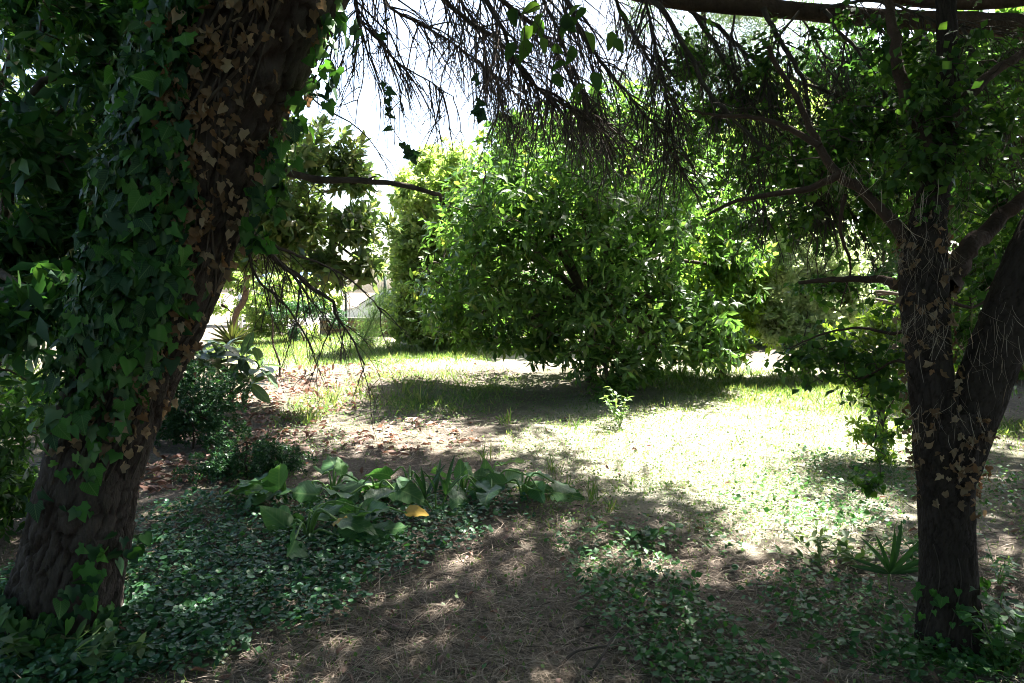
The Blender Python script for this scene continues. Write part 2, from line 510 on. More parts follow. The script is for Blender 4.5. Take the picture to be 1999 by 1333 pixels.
def shoots(p, out, k, L, spread=(50, 95), up=.35, back=.5, jit=.25):
    """k leaves in a spiral round each shoot tip -> pos, dir, normal, length"""
    n = len(p)
    d = nrm(out + np.array([0, 0, up]) + R.normal(size=(n, 3)) * .35)
    fr = frames(d, rand_dir(n))
    pos = []; dr = []; nm = []; ln = []
    ph = R.uniform(0, 6.28, n)
    for j in range(k):
        a = ph + j * 2.4 + R.normal(size=n) * .3
        t = np.radians(R.uniform(spread[0], spread[1], n)) * (0.5 + .5 * (j + 1) / k)
        side = np.cos(a)[:, None] * fr[:, :, 1] + np.sin(a)[:, None] * fr[:, :, 2]
        dd = nrm(np.cos(t)[:, None] * d + np.sin(t)[:, None] * side + R.normal(size=(n, 3)) * jit)
        l = R.uniform(L[0], L[1], n)
        pos.append(p - d * (back * l.mean() * j / k)[..., None] if np.ndim(back) else p - d * (back * l * j / k)[:, None])
        nn = nrm(d * .8 + np.array([0, 0, .55]) + R.normal(size=(n, 3)) * .3)
        dr.append(dd); nm.append(nn); ln.append(l)
    return np.concatenate(pos), np.concatenate(dr), np.concatenate(nm), np.concatenate(ln)

def leaves_mesh(templates, pos, dr, nm, ln):
    rot = frames(dr, nm)
    out = []
    n = len(pos)
    pick = R.integers(0, len(templates), n)
    for i, (tv, tf) in enumerate(templates):
        s = pick == i
        if s.any():
            out.append(scatter(tv, tf, pos[s], rot[s], ln[s]))
    return cat_meshes(out)

def project(p):
    q = p - np.array([0, 0, CAM_H])
    y = q[:, 1] * math.cos(PITCH) - q[:, 2] * math.sin(PITCH)
    u = q[:, 1] * math.sin(PITCH) + q[:, 2] * math.cos(PITCH)
    y = np.maximum(y, .05)
    return CX + FPX * q[:, 0] / y, CY - FPX * u / y, y

def pick_large(pos, ln, n=300, front=None):
    """the leaves that show largest in view: in frame, near, on the viewer's side of the crown"""
    x, y, d = project(pos)
    ok = (x > 4) & (x < 1995) & (y > 4) & (y < 1329)
    score = ln / d * np.where(ok, 1, 0)
    idx = np.argsort(-score)
    idx = idx[:min(n, int(ok.sum()))]
    m = np.zeros(len(pos), bool); m[idx] = True
    return m

LEAFMESH = {}
def leaf_objects(name, templates, tkey, mat, pos, dr, nm, ln, parent):
    key = (tkey, mat.name)
    if key not in LEAFMESH:
        ms = []
        for tv, tf in templates:
            me = mesh_np(name, tv, tf); me.materials.append(mat)
            me.polygons.foreach_set('use_smooth', np.ones(len(me.polygons), dtype=bool)); ms.append(me)
        LEAFMESH[key] = ms
    ms = LEAFMESH[key]
    rot = frames(dr, nm)
    b = BASE[parent.name] if parent is not None else None
    res = []
    for i in range(len(pos)):
        o = bpy.data.objects.new(name, ms[random.randrange(len(ms))])
        m = Matrix(rot[i].tolist()).to_4x4()
        m = m @ Matrix.Diagonal((ln[i], ln[i], ln[i], 1))
        m.translation = Vector(pos[i] - (b if b is not None else 0))
        o.parent = parent
        o.matrix_local = m
        col.objects.link(o)
        res.append(o)
    return res

def leafy(parent, templates, tkey, mat, pos, dr, nm, ln, big=0, crown='crown'):
    if big:
        m = pick_large(pos, ln, big)
        leaf_objects('leaf', templates, tkey, mat, pos[m], dr[m], nm[m], ln[m], parent)
        pos, dr, nm, ln = pos[~m], dr[~m], nm[~m], ln[~m]
    v, f = leaves_mesh(templates, pos, dr, nm, ln)
    return obj(crown, v, f, mat, parent, smooth_=True, kind='stuff' if big else None)

def limb_pts(a, b, n=7, sag=.12, wob=.06):
    a = np.asarray(a, float); b = np.asarray(b, float)
    t = np.linspace(0, 1, n)[:, None]
    L = np.linalg.norm(b - a)
    q = a * (1 - t) + b * t
    q[:, 2] += sag * L * np.sin(np.pi * t[:, 0])
    q[1:-1] += R.normal(size=(n - 2, 3)) * wob * L * .4
    return resample(q, n * 2)

def twig_tree(nodes, tips, r_thick, r_thin, jit=.02):
    """each tip joins the nearest wood or an earlier twig, so that twigs branch"""
    d0 = np.linalg.norm(tips[:, None, :] - nodes[None], axis=2).min(1)
    tips = tips[np.argsort(d0)]
    pts = np.zeros((len(nodes) + len(tips) * 4, 3)); pts[:len(nodes)] = nodes; k = len(nodes)
    n = 6; t = np.linspace(0, 1, n)[:, None]; Q = np.zeros((len(tips), n, 3)); W = np.zeros((len(tips), n))
    for i, s in enumerate(tips):
        dd = np.linalg.norm(pts[:k] - s, axis=1)
        a = pts[int(dd.argmin())]; L = dd.min()
        q = a * (1 - t) + s * t
        q[:, 2] += np.sin(np.pi * t[:, 0]) * .10 * L
        q[1:-1] += R.normal(size=(n - 2, 3)) * min(jit, L * .09)
        Q[i] = q; W[i] = np.linspace(1, .45, n) * (r_thin + (r_thick - r_thin) * min(1, L / .5))
        pts[k:k + 4] = q[2:6]; k += 4
    return tubes(Q, W, 4)

def wood_to(parent, trunk_top, lobes, tips, mat, r0=.05, ntw=140, name='limb', twigs=True):
    """limbs from the trunk into each lobe and thin twigs to a share of the shoots"""
    nodes = []
    for l in lobes:
        c = np.array(l[0])
        q = limb_pts(trunk_top, c, 6)
        v, f = tubes(q, np.linspace(r0, r0 * .35, len(q)), 6)
        obj(name, v, f, mat, parent, smooth_=True)
        nodes.append(q[len(q) // 3:])
    nodes = np.concatenate(nodes)
    if twigs and len(tips):
        v, f = twig_tree(nodes, tips[R.choice(len(tips), min(ntw, len(tips)), replace=False)], r0 * .3, r0 * .09)
        obj('twigs', v, f, mat, parent, kind='stuff')

def trunk_mesh(pts, rad, nu=24, nv=40):
    q = resample(np.column_stack([pts, rad]), nv)
    return tubes(q[:, :3], q[:, 3], nu)

LT = {
 'lance': [leaf_t(.36, 4, .12, .18), leaf_t(.40, 4, .05, .35), leaf_t(.33, 4, .2, .08)],
 'lance3': [leaf_t(.36, 3, .12, .18, peak=.5), leaf_t(.42, 3, .05, .35, peak=.5), leaf_t(.33, 3, .2, .08, peak=.5), leaf_t(.4, 3, -.1, .25, peak=.5)],
 'laurel': [leaf_t(.38, 5, .10, .15), leaf_t(.42, 5, .05, .3), leaf_t(.36, 5, .18, .1)],
 'round': [leaf_t(.8, 4, .08, .15, peak=.4), leaf_t(.86, 4, .14, .3, peak=.4), leaf_t(.7, 4, .03, .1, peak=.42)],
 'round3': [leaf_t(.72, 3, .08, .15, peak=.5), leaf_t(.8, 3, .14, .3, peak=.5), leaf_t(.66, 3, .03, .1, peak=.5)],
 'heart': [leaf_t(.62, 6, .16, .2, peak=.32), leaf_t(.55, 6, .25, .1, peak=.32)],
 'small': [diamond_t(.55), diamond_t(.45, .3)],
 'far': [diamond_t(.7), diamond_t(.55, .3)],
 'blade': [leaf_t(.06, 4, .0, .35), leaf_t(.05, 4, .0, .7)],
 'litter': [leaf_t(.45, 4, .35, .15, curl=.06), leaf_t(.40, 4, -.3, -.1, curl=.05), leaf_t(.5, 4, .1, .2, curl=.1), leaf_t(.38, 4, .6, 0)],
}

def broad_tree(name, label, cat, base, lobes, mat, nshoot, k, L, leaf='lance', trunk_r=.08, shell=.5, thin=.35, nscale=2.2, up=.35,
               spread=(50, 95), big=0, ntw=120, stem=None, seed=1, trunk_to=None, back=.6, group=None, hang=0.0):
    t = thing(name, base, label, cat, group)
    lobes = [(np.array(c), a) + tuple(x) for c, a, *x in lobes]
    cen = np.mean([l[0] for l in lobes], 0)
    low = min(l[0][2] - l[1][2] * .3 for l in lobes)
    top = np.array(trunk_to) if trunk_to is not None else np.array([base[0] * .6 + cen[0] * .4, base[1] * .6 + cen[1] * .4, max(low, base[2] + .3)])
    q = limb_pts(base - np.array([0, 0, .1]), top, 6, 0, .05)
    v, f = tubes(q, np.linspace(trunk_r, trunk_r * .7, len(q)), 10)
    obj('trunk', v, f, stem or M['stem'], t, smooth_=True)
    p, o = sample_lobes(lobes, nshoot, shell, thin, nscale, seed)
    if hang:
        o = nrm(o + np.array([0, 0, -hang]))
    wood_to(t, top, lobes, p, stem or M['stem'], trunk_r * .55, ntw)
    pos, dr, nm, ln = shoots(p, o, k, L, spread, up, back)
    if hang:
        dr = nrm(dr + np.array([0, 0, -hang]))
    g_ = pos[:, 2] > height(pos[:, 0], pos[:, 1]) + .03
    leafy(t, LT[leaf], leaf, mat, pos[g_], dr[g_], nm[g_], ln[g_], big)
    return t

def lob(px, py, d, rx, ry=None, rz=None):
    return (P(px, py, d), (rx, ry or rx, rz or rx))

#@@OBJECTS
# ------------------------------------------------------------------ bark with raised plates
LAST_MASK = [None]
def plate_attr(o):
    a = o.data.attributes.new('plate', 'FLOAT', 'POINT'); a.data.foreach_set('value', LAST_MASK[0].astype(np.float32)); return o
def bark_trunk(pts, rad, cw, ch, depth, nu, nv, flare=0.0, seed=3):
    q = resample(np.column_stack([pts, rad]), nv)
    c, r = q[:, :3], q[:, 3].copy()
    s = np.concatenate([[0], np.cumsum(np.linalg.norm(np.diff(c, axis=0), axis=1))])
    if flare:
        r = r * (1 + flare * np.exp(-s / .25))
    tg = nrm(np.gradient(c, axis=0))
    u = nrm(np.cross(np.array([0, 1., 0]), tg)); v = np.cross(tg, u)        # u: to the viewer's right, v: away from the viewer
    a = np.arange(nu) / nu * 2 * np.pi
    rm = r.mean()
    rg = np.random.default_rng(seed)
    circ = 2 * np.pi * rm
    n = int(circ * s[-1] / (cw * ch))
    cu = rg.random(n) * circ; cs = rg.random(n) * s[-1]
    off = rg.normal(size=n)
    U = (a * rm)[None, :] + np.zeros((nv, 1)); S = s[:, None] + np.zeros((1, nu))
    wu = .6 * cw * (vnoise(np.stack([U / cw * .5, S / ch * 1.0], -1), seed) - .5) * 2 + .2 * cw * (vnoise(np.stack([U / cw * 2, S / ch * 3], -1), seed + 5) - .5) * 2
    ws = .6 * ch * (vnoise(np.stack([U / cw * .6 + 9, S / ch * .8], -1), seed + 1) - .5) * 2 + .15 * ch * (vnoise(np.stack([U / cw * 3, S / ch * 4], -1), seed + 6) - .5) * 2
    wd = .07 + .28 * vnoise(np.stack([U / cw * .7, S / ch * .6], -1), seed + 2); dp = .35 + .75 * vnoise(np.stack([U / cw * .45 + 3, S / ch * .5], -1), seed + 3)
    H = np.zeros((nv, nu)); MK = np.zeros((nv, nu))
    for i in range(nv):
        near = np.abs(cs - s[i]) < ch * 3
        du = np.abs(U[i][:, None] + wu[i][:, None] - cu[near][None]); du = np.minimum(du, circ - du) / cw
        ds = (s[i] + ws[i][:, None] - cs[near][None]) / ch
        d = np.sqrt(du ** 2 + ds ** 2)
        if d.shape[1] < 2:
            continue
        part = np.argpartition(d, 1, axis=1)[:, :2]
        f1 = np.take_along_axis(d, part, 1); k1 = part[np.arange(nu), f1.argmin(1)]
        f1.sort(1)
        MK[i] = 1 - dp[i] * (1 - smooth((f1[:, 1] - f1[:, 0]) / wd[i]))
        H[i] = MK[i] * depth + off[near][k1] * depth * .18
    H += depth * .35 * (vnoise(np.stack([U * 90, S * 40], -1), 8) - .5) + depth * .3 * (vnoise(np.stack([U * 220, S * 60], -1), 18) - .5)
    LAST_MASK[0] = MK.ravel()
    H += rm * .07 * (vnoise(np.stack([np.cos(a)[None, :] * 1.3 + np.zeros((nv, 1)), np.sin(a)[None, :] * 1.3 + np.zeros((nv, 1)), S * 1.1], -1), 9) - .5)
    RR = r[:, None] + H
    Vv = c[:, None, :] + RR[:, :, None] * (np.cos(a)[None, :, None] * u[:, None, :] + np.sin(a)[None, :, None] * v[:, None, :])
    idx = np.arange(nv * nu).reshape(nv, nu)
    A, B = idx[:-1], idx[1:]
    Fq = np.stack([A, np.roll(A, -1, 1), np.roll(B, -1, 1), B], -1).reshape(-1, 4)
    def surf(ang, t):
        """ang: 0 = viewer's right, -pi/2 = facing the viewer, pi = viewer's left; t 0..1 along the trunk"""
        x = np.clip(np.asarray(t) * (nv - 1), 0, nv - 1.001); i = x.astype(int); w = (x - i)[:, None]
        cc = c[i] * (1 - w) + c[i + 1] * w
        rr = r[i] + depth
        nn = np.cos(ang)[:, None] * u[i] + np.sin(ang)[:, None] * v[i]
        return cc + nn * rr[:, None], nn, tg[i]
    return Vv.reshape(-1, 3), Fq, surf

# twig sprays hanging from a branch
def spray(path, rad, step=.07, L=(.22, .6), droop=.9, sub=3, side=.8, r=.0035):
    """drooping bare twigs along a branch path (n,3); returns quads"""
    seg = np.linalg.norm(np.diff(path, axis=0), axis=1)
    s = np.concatenate([[0], np.cumsum(seg)])
    n = max(2, int(s[-1] / step))
    at = np.sort(R.uniform(s[-1] * .08, s[-1], n))
    base = np.stack([np.interp(at, s, path[:, k]) for k in range(3)], -1)
    tg = nrm(np.gradient(path, axis=0))
    tt = nrm(np.stack([np.interp(at, s, tg[:, k]) for k in range(3)], -1))
    m = 9
    def grow(b, d0, ln, rr):
        k = len(b)
        q = np.zeros((k, m, 3)); q[:, 0] = b
        d = d0.copy()
        for i in range(1, m):
            d = nrm(d + np.array([0, 0, -droop * .16]) + R.normal(size=(k, 3)) * .13)
            q[:, i] = q[:, i - 1] + d * (ln / (m - 1))[:, None]
        w = np.linspace(1, .38, m)[None, :] * rr[:, None]
        return q, w
    d0 = nrm(tt * .7 + rand_dir(n) * side + np.array([0, 0, -.35 * droop]))
    ln = R.uniform(L[0], L[1], n) * (1 - .35 * at / s[-1])
    q1, w1 = grow(base, d0, ln, np.full(n, r) * R.uniform(.7, 1.5, n))
    Q = [q1]; W = [w1]
    for j in range(sub):
        i = R.integers(2, 7, n)
        b = q1[np.arange(n), i]
        dd = nrm(q1[np.arange(n), i + 1] - b + rand_dir(n) * .75 * 1.0 * (np.linalg.norm(q1[:, 1] - q1[:, 0], axis=1)[:, None]) / .05 * .05 * 1.3)
        q2, w2 = grow(b, dd, ln * R.uniform(.35, .7, n), np.full(n, r * .62))
        Q.append(q2); W.append(w2)
    return tubes(np.concatenate(Q), np.concatenate(W), 3)

def px_path(pts, d0, d1=None, n=18):
    d1 = d0 if d1 is None else d1
    k = len(pts)
    q = np.array([P(x, y, d0 + (d1 - d0) * i / (k - 1)) for i, (x, y) in enumerate(pts)])
    return resample(q, n)

# ------------------------------------------------------------------ the ivy-clad pine on the left
LP = [(80, 1330, 3.28), (112, 1230, 3.3), (150, 1060, 3.3), (185, 900, 3.3), (240, 740, 3.28), (300, 600, 3.25), (352, 430, 3.2), (405, 240, 3.15), (480, 60, 3.1), (560, -110, 3.1), (640, -330, 3.2)]
lp = np.array([P(*p) for p in LP]); 
lp = np.vstack([lp, [[-.25, 3.6, 5.2], [.15, 4.2, 7.4], [.4, 4.8, 9.6]]])
lr = [.235, .212, .192, .182, .188, .205, .228, .25, .268, .28, .27, .22, .16, .08]
lbase = G(105, 1235)
pine = thing('pine_tree', lbase, 'leaning pine with plated brown bark, half covered by green ivy and dried brown leaves', 'tree')
tv, tf, lsurf = bark_trunk(lp, lr, .062, .17, .024, 165, 320, .25, 3)
trunk = plate_attr(obj('trunk', tv, tf, M['bark'], pine, smooth_=True))
def Llen(y_px):      # trunk parameter for a picture height of the trunk's axis
    ys = [p[1] for p in LP]
    return np.interp(-np.asarray(y_px, float), [-y for y in ys], np.arange(len(LP)) / (len(lp) - 1))

def branch(parent, pts, d0, d1, r0, r1, spr=None, mat=None, n=20, sides=7):
    q = px_path(pts, d0, d1, n)
    q[1:-1] += R.normal(size=(n - 2, 3)) * r0 * .35
    v, f = tubes(q, np.linspace(r0, r1, n) * R.uniform(.88, 1.12, n), sides)
    b = obj('branch', v, f, mat or M['twig'], parent, smooth_=True)
    if spr:
        v, f = spray(q, r0, **spr)
        obj('twigs', v, f, M['twig'], b, kind='stuff')
    return b

# dead boughs leaving the ivy-clad trunk
branch(pine, [(470, 278), (540, 325), (600, 345), (690, 351), (770, 357), (848, 378), (860, 392)], 3.25, 3.9, .022, .010, dict(step=.3, L=(.1, .3), sub=1, r=.003))
branch(pine, [(690, 351), (712, 350), (735, 343)], 3.6, 3.65, .008, .003, n=6)
branch(pine, [(455, 415), (500, 462), (545, 512), (590, 545), (640, 585), (672, 642), (712, 712)], 3.3, 3.9, .017, .004, dict(step=.035, L=(.25, .62), droop=1.1, sub=3, r=.0036))
branch(pine, [(440, 440), (480, 480), (500, 540), (560, 600), (600, 660)], 3.3, 3.6, .009, .003, dict(step=.05, L=(.2, .5), droop=1.1, sub=2, r=.003))
branch(pine, [(480, 450), (560, 490), (640, 520), (700, 560), (745, 610)], 3.4, 4.0, .008, .003, dict(step=.06, L=(.2, .45), droop=1.1, sub=2, r=.003))
branch(pine, [(560, 165), (600, 185), (640, 215), (700, 250), (740, 300), (772, 357)], 3.2, 3.6, .005, .0018, dict(step=.2, L=(.1, .3), sub=1, r=.002), n=14, sides=4)
branch(pine, [(520, 200), (560, 200), (610, 160), (650, 60), (690, 20)], 3.05, 3.1, .007, .002, dict(step=.15, L=(.1, .3), sub=1, r=.002), n=14, sides=4)
# overhead limb of the same pine and the branches that sweep down from it
q = px_path([(600, -240), (760, -130), (1000, -95), (1250, -110), (1450, -150)], 3.4, 4.6, 24)
v, f = tubes(q, np.linspace(.09, .03, 24), 9)
obj('limb', v, f, M['limb'], pine, smooth_=True)
SW = [([(690, -110), (700, 30), (735, 75), (775, 120), (830, 155), (885, 188)], .007),
      ([(720, -130), (749, 0), (803, 36), (860, 69), (920, 110), (985, 165), (1040, 215)], .010),
      ([(800, -120), (870, 0), (930, 50), (985, 95), (1030, 150), (1075, 185), (1125, 215), (1190, 245)], .015),
      ([(880, -110), (950, 0), (978, 50), (1005, 110), (1045, 165), (1100, 205), (1150, 240)], .013),
      ([(920, -110), (985, 0), (1040, 50), (1090, 110), (1130, 170), (1175, 232), (1245, 292)], .017),
      ([(1000, -100), (1060, 0), (1090, 60), (1112, 120), (1140, 180), (1172, 245), (1190, 300)], .011),
      ([(1040, -100), (1105, 0), (1140, 70), (1180, 130), (1232, 192), (1292, 262), (1330, 330)], .013),
      ([(1150, -110), (1200, 0), (1232, 60), (1272, 122), (1330, 222), (1360, 300)], .012),
      ([(860, -110), (905, 10), (940, 60), (950, 120), (975, 180), (985, 230)], .008),
      ([(1250, -110), (1262, 0), (1280, 90), (1300, 170), (1310, 260), (1330, 350)], .009)]
for i, (pp, r0) in enumerate(SW):
    d = 3.9 + .13 * ((i * 7) % 10)
    branch(pine, pp, d - .2, d + .35, r0 * 1.15, r0 * .4, dict(step=.024, L=(.25, .75), droop=.85, sub=3, r=.0048, side=.8))

# ------------------------------------------------------------------ pine off to the right whose limbs cross the top
rb = np.array([4.55, 5.0, float(height(4.55, 5.0))])
rpine = thing('pine_tree', rb, 'pine whose thick dark limb and bare drooping branches cross the upper edge', 'tree')
tv, tf, _ = bark_trunk(np.array([rb - [0, 0, .1], [4.5, 5.0, 1.5], [4.4, 5.0, 3.4], [4.3, 5.1, 6.0], [4.2, 5.2, 9.2]]), [.26, .22, .2, .17, .06], .07, .15, .015, 80, 160, .15, 6)
plate_attr(obj('trunk', tv, tf, M['bark'], rpine, smooth_=True))
q = px_path([(2420, 110), (2200, 78), (1999, 52), (1840, 42), (1700, 34), (1500, 16), (1300, 0), (1150, -45), (1000, -120)], 5.0, 4.2, 40)
v, f = tubes(q, np.linspace(.085, .028, 40) * R.uniform(.93, 1.07, 40), 12)
lm = obj('limb', v, f, M['limb'], rpine, smooth_=True)
q = px_path([(2300, -60), (1999, -2), (1820, 5), (1640, -20), (1480, -70)], 4.8, 4.6, 24)
v, f = tubes(q, np.linspace(.05, .02, 24), 9)
obj('limb', v, f, M['limb'], rpine, smooth_=True)
RB = [([(1270, -4), (1292, 15), (1325, 70), (1375, 160), (1400, 200), (1460, 260), (1512, 302), (1570, 350), (1620, 430)], .017),
      ([(1330, 5), (1420, 70), (1465, 110), (1535, 150), (1585, 166), (1650, 195), (1722, 242), (1800, 320)], .016),
      ([(1340, 8), (1390, 75), (1425, 140), (1455, 185), (1490, 230), (1560, 290), (1640, 380), (1690, 470)], .013),
      ([(1490, 15), (1520, 75), (1552, 130), (1576, 170), (1582, 260), (1602, 335), (1625, 410)], .016),
      ([(1540, 5), (1585, 65), (1616, 115), (1660, 122), (1700, 170), (1742, 215), (1748, 262)], .008),
      ([(1600, 115), (1640, 165), (1690, 240), (1720, 268), (1750, 275)], .007),
      ([(1610, 20), (1650, 70), (1690, 120), (1740, 200), (1762, 290), (1780, 380)], .012),
      ([(1700, 30), (1760, 100), (1830, 170), (1920, 225), (1999, 272)], .012),
      ([(1730, 20), (1850, 60), (1920, 118), (2010, 170)], .019),
      ([(1600, 20), (1690, 0), (1780, 20), (1850, 50), (1999, 66)], .012),
      ([(1880, 45), (1900, 130), (1890, 220), (1905, 330)], .010),
      ([(1950, 50), (1985, 110), (1960, 220), (1980, 340)], .010),
      ([(1440, 10), (1425, 100), (1450, 200), (1455, 300), (1470, 390)], .008),
      ([(1560, 22), (1500, 110), (1490, 230), (1480, 340), (1500, 440)], .008),
      ([(1660, 30), (1640, 140), (1600, 230), (1560, 330), (1540, 420)], .008)]
for i, (pp, r0) in enumerate(RB):
    d = 4.25 + .08 * ((i * 7) % 10)
    branch(rpine, pp, d, d - .25, r0, r0 * .35, dict(step=.029, L=(.15, .65), droop=.9, sub=3, r=.0038, side=.8))

# ------------------------------------------------------------------ needle crowns of both pines above the view
def poly_world(pp):
    return np.array([G(*p)[:2] for p in pp])
def inside(poly, xy):
    x, y = xy[:, 0], xy[:, 1]; c = np.zeros(len(xy), bool)
    j = len(poly) - 1
    for i in range(len(poly)):
        xi, yi = poly[i]; xj, yj = poly[j]
        c ^= ((yi > y) != (yj > y)) & (x < (xj - xi) * (y - yi) / (yj - yi + 1e-12) + xi)
        j = i
    return c
OPEN = [poly_world([(1030, 872), (1130, 832), (1280, 800), (1420, 700), (1700, 730), (1790, 800), (1800, 880), (1560, 878), (1490, 930), (1600, 1000), (1625, 1040), (1440, 1085), (1350, 960), (1200, 908)]),
        poly_world([(500, 775), (640, 745), (720, 790), (640, 830), (560, 838)]),
        poly_world([(600, 835), (800, 825), (960, 850), (900, 875), (700, 870)]),
        poly_world([(1900, 1225), (2040, 1200), (2080, 1333), (1890, 1333)]),
        poly_world([(1215, 1065), (1290, 1060), (1300, 1110), (1230, 1120)]),
        poly_world([(690, 1150), (900, 1130), (960, 1170), (800, 1190)]),
        poly_world([(1640, 1020), (1760, 1030), (1740, 1110), (1600, 1095)]),
        poly_world([(1920, 800), (2100, 790), (2100, 880), (1930, 870)])]
NCL = 7000
gxy = np.column_stack([R.uniform(-9.5, 9.0, NCL), R.uniform(-8.5, 9.0, NCL)])
ok = np.ones(NCL, bool)
for i_, po in enumerate(OPEN):
    for (ox, oy) in ((0, 0), (.34, 0), (-.34, 0), (0, .34), (0, -.34)):
        if i_ < 4 or (ox == 0 and oy == 0): ok &= ~inside(po, gxy + np.array([ox, oy]) + R.normal(size=gxy.shape) * .06)
ok &= vnoise(gxy * 1.5, 31) > .15
cz = R.uniform(5.6, 9.2, NCL)
cc = np.column_stack([gxy + (SUN[:2] / SUN[2])[None] * cz[:, None], cz])
ok &= cc[:, 2] > 1.9 + .43 * cc[:, 1]
cc = cc[ok]
def needle_clumps(c, k, rad, L, w):
    n = len(c)
    p = np.repeat(c, k, 0) + R.normal(size=(n * k, 3)) * rad * np.array([1, 1, .6])
    d = nrm(R.normal(size=(n * k, 3)) + np.array([0, 0, .4]))
    tvv, tff = leaf_t(w, 2, 0, 0); tvv = np.array([(0, w / 2, 0), (0, -w / 2, 0), (1, -w / 2, 0), (1, w / 2, 0)]); tff = np.array([(0, 1, 2, 3)])
    return scatter(tvv, tff, p, frames(d, rand_dir(n * k)), R.uniform(L[0], L[1], n * k))
left = cc[:, 0] < 2.2
v, f = needle_clumps(cc[left], 21, .24, (.16, .28), .27); obj('crown', v, f, M['needle'], pine)
v, f = needle_clumps(cc[~left], 21, .24, (.16, .28), .27); obj('crown', v, f, M['needle'], rpine)
tb = np.concatenate([np.column_stack([R.uniform(-11, 11, 420), R.uniform(-9.5, -5.0, 420), R.uniform(.3, 7, 420)]), np.column_stack([R.uniform(-11, -6.5, 160), R.uniform(-6, 3.0, 160), R.uniform(.3, 6, 160)]), np.column_stack([R.uniform(6.5, 11, 160), R.uniform(-6, 3.0, 160), R.uniform(.3, 6, 160)])])  # unseen leaf mass added behind and beside the camera to block low sky light
for i_, sl_ in enumerate((tb,)):
    tp = np.repeat(sl_, 26, 0) + R.normal(size=(len(sl_) * 26, 3)) * .35
    v, f = leaves_mesh(LT['small'], tp, rand_dir(len(tp)), nrm(rand_dir(len(tp)) + np.array([0, 0, .5])), R.uniform(.22, .4, len(tp)))
    v[:, 2] = np.maximum(v[:, 2], height(v[:, 0], v[:, 1]) + .02)
    o_ = obj('sky_blocking_thicket', v, f, M['deep'], kind='stuff'); o_['label'] = 'unseen green thicket added behind the camera to block low sky light'
for (par, pts_, sel, ax) in ((pine, lp[-3:], left, (.3, 4.5)), (rpine, np.array([[4.3, 5.1, 6.0], [4.2, 5.2, 8.5]]), ~left, (4.3, 5.2))):
    c_ = cc[sel]; c_ = c_[R.choice(len(c_), 26, replace=False)]
    for e in c_:
        z0 = min(8.6, max(5.0, e[2] - R.uniform(.2, 1.0)))
        k_ = np.array([np.interp(z0, pts_[:, 2], pts_[:, 0]), np.interp(z0, pts_[:, 2], pts_[:, 1]), z0])
        q = limb_pts(k_, e, 6, .05)
        v, f = tubes(q, np.linspace(.05, .012, len(q)), 6)
        obj('limb', v, f, M['limb'], par, smooth_=True)

# ------------------------------------------------------------------ ivy on the left pine
def ivy_outline(curl=0):
    o = [(.06, .10), (-.10, .22), (-.04, .42), (.16, .44), (.36, .52), (.44, .30), (.68, .20), (1.0, 0), (.68, -.20), (.44, -.30), (.36, -.52), (.16, -.44), (-.04, -.42), (-.10, -.22), (.06, -.10)]
    return o
IVY = [fan_t([(x * .95, y * .8) for x, y in ivy_outline()], lambda x, y: .45 * abs(y) - .35 * x * x), fan_t([(x, y * .95 + .06 * x) for x, y in ivy_outline()], lambda x, y: -.3 * abs(y) + .12 * math.sin(7 * x) - .2 * x * x), fan_t(ivy_outline(), lambda x, y: .10 * abs(y) - .22 * x * x), fan_t([(x, y * .88) for x, y in ivy_outline()], lambda x, y: .25 * abs(y) - .1 * x * x),
       fan_t([(x * 1.05, y * 1.05) for x, y in ivy_outline()], lambda x, y: -.2 * abs(y) - .12 * x * x),
       fan_t([(.08, .06), (-.06, .2), (.06, .42), (.3, .44), (.6, .3), (1, 0), (.6, -.3), (.3, -.44), (.06, -.42), (-.06, -.2), (.08, -.06)], lambda x, y: .15 * abs(y) - .25 * x * x)]
DRY_OLD = [fan_t(ivy_outline(), lambda x, y: .7 * abs(y) - .3 * x * x), fan_t([(x, y * .7) for x, y in ivy_outline()], lambda x, y: -.8 * abs(y) + .3 * x * x),
       fan_t([(x * .9, y * .75) for x, y in ivy_outline()], lambda x, y: .9 * y * y + .5 * math.sin(x * 4) * .4 + .5 * y), fan_t([(x, y * .5) for x, y in ivy_outline()], lambda x, y: 1.2 * abs(y) - .5 * x)]
def crumple(seed):
    rg = np.random.default_rng(seed)
    sm = [(.08, .06), (-.06, .2), (.02, .36), (.2, .44), (.42, .42), (.6, .27), (.8, .16), (1, 0), (.8, -.14), (.6, -.3), (.42, -.38), (.2, -.46), (.02, -.36), (-.06, -.2), (.08, -.06)]
    tv, tf = fan_t([(x, y * rg.uniform(.6, 1.0)) for x, y in (sm if seed % 3 else ivy_outline())])
    v = tv.copy(); v[:, :2] += rg.normal(size=(len(v), 2)) * .05
    a = rg.uniform(0, 3.14); ax = np.array([math.cos(a), math.sin(a)]); t = (v[:, :2] - [.4, 0]) @ ax; kx = rg.uniform(1.6, 3.4)
    bent = np.sin(t * kx) / kx; v[:, :2] += (bent - t)[:, None] * ax; v[:, 2] = (1 - np.cos(t * kx)) / kx * (1 if rg.random() < .6 else -1) + rg.normal(size=len(v)) * .06
    return v, tf
DRY = [crumple(s_) for s_ in range(9)]
LT['ivy'] = IVY; LT['dry'] = DRY
def on_trunk(surf, s, ypx, lift, down=.8, par=None):
    """s: 0..1 across the trunk as seen (left to right)"""
    ang = -np.pi + np.arccos(np.clip(1 - 2 * s, -1, 1))       # left edge -> -pi, right edge -> 0, facing viewer -> -pi/2
    t = (par or Llen)(ypx)
    p, n, tg = surf(ang, t)
    p = p + n * lift[:, None]
    d = nrm(np.array([0, 0, -down]) + n * .25 + R.normal(size=p.shape) * .42)
    nm = nrm(n + R.normal(size=p.shape) * .42 + np.array([0, 0, .25]))
    return p, d, nm
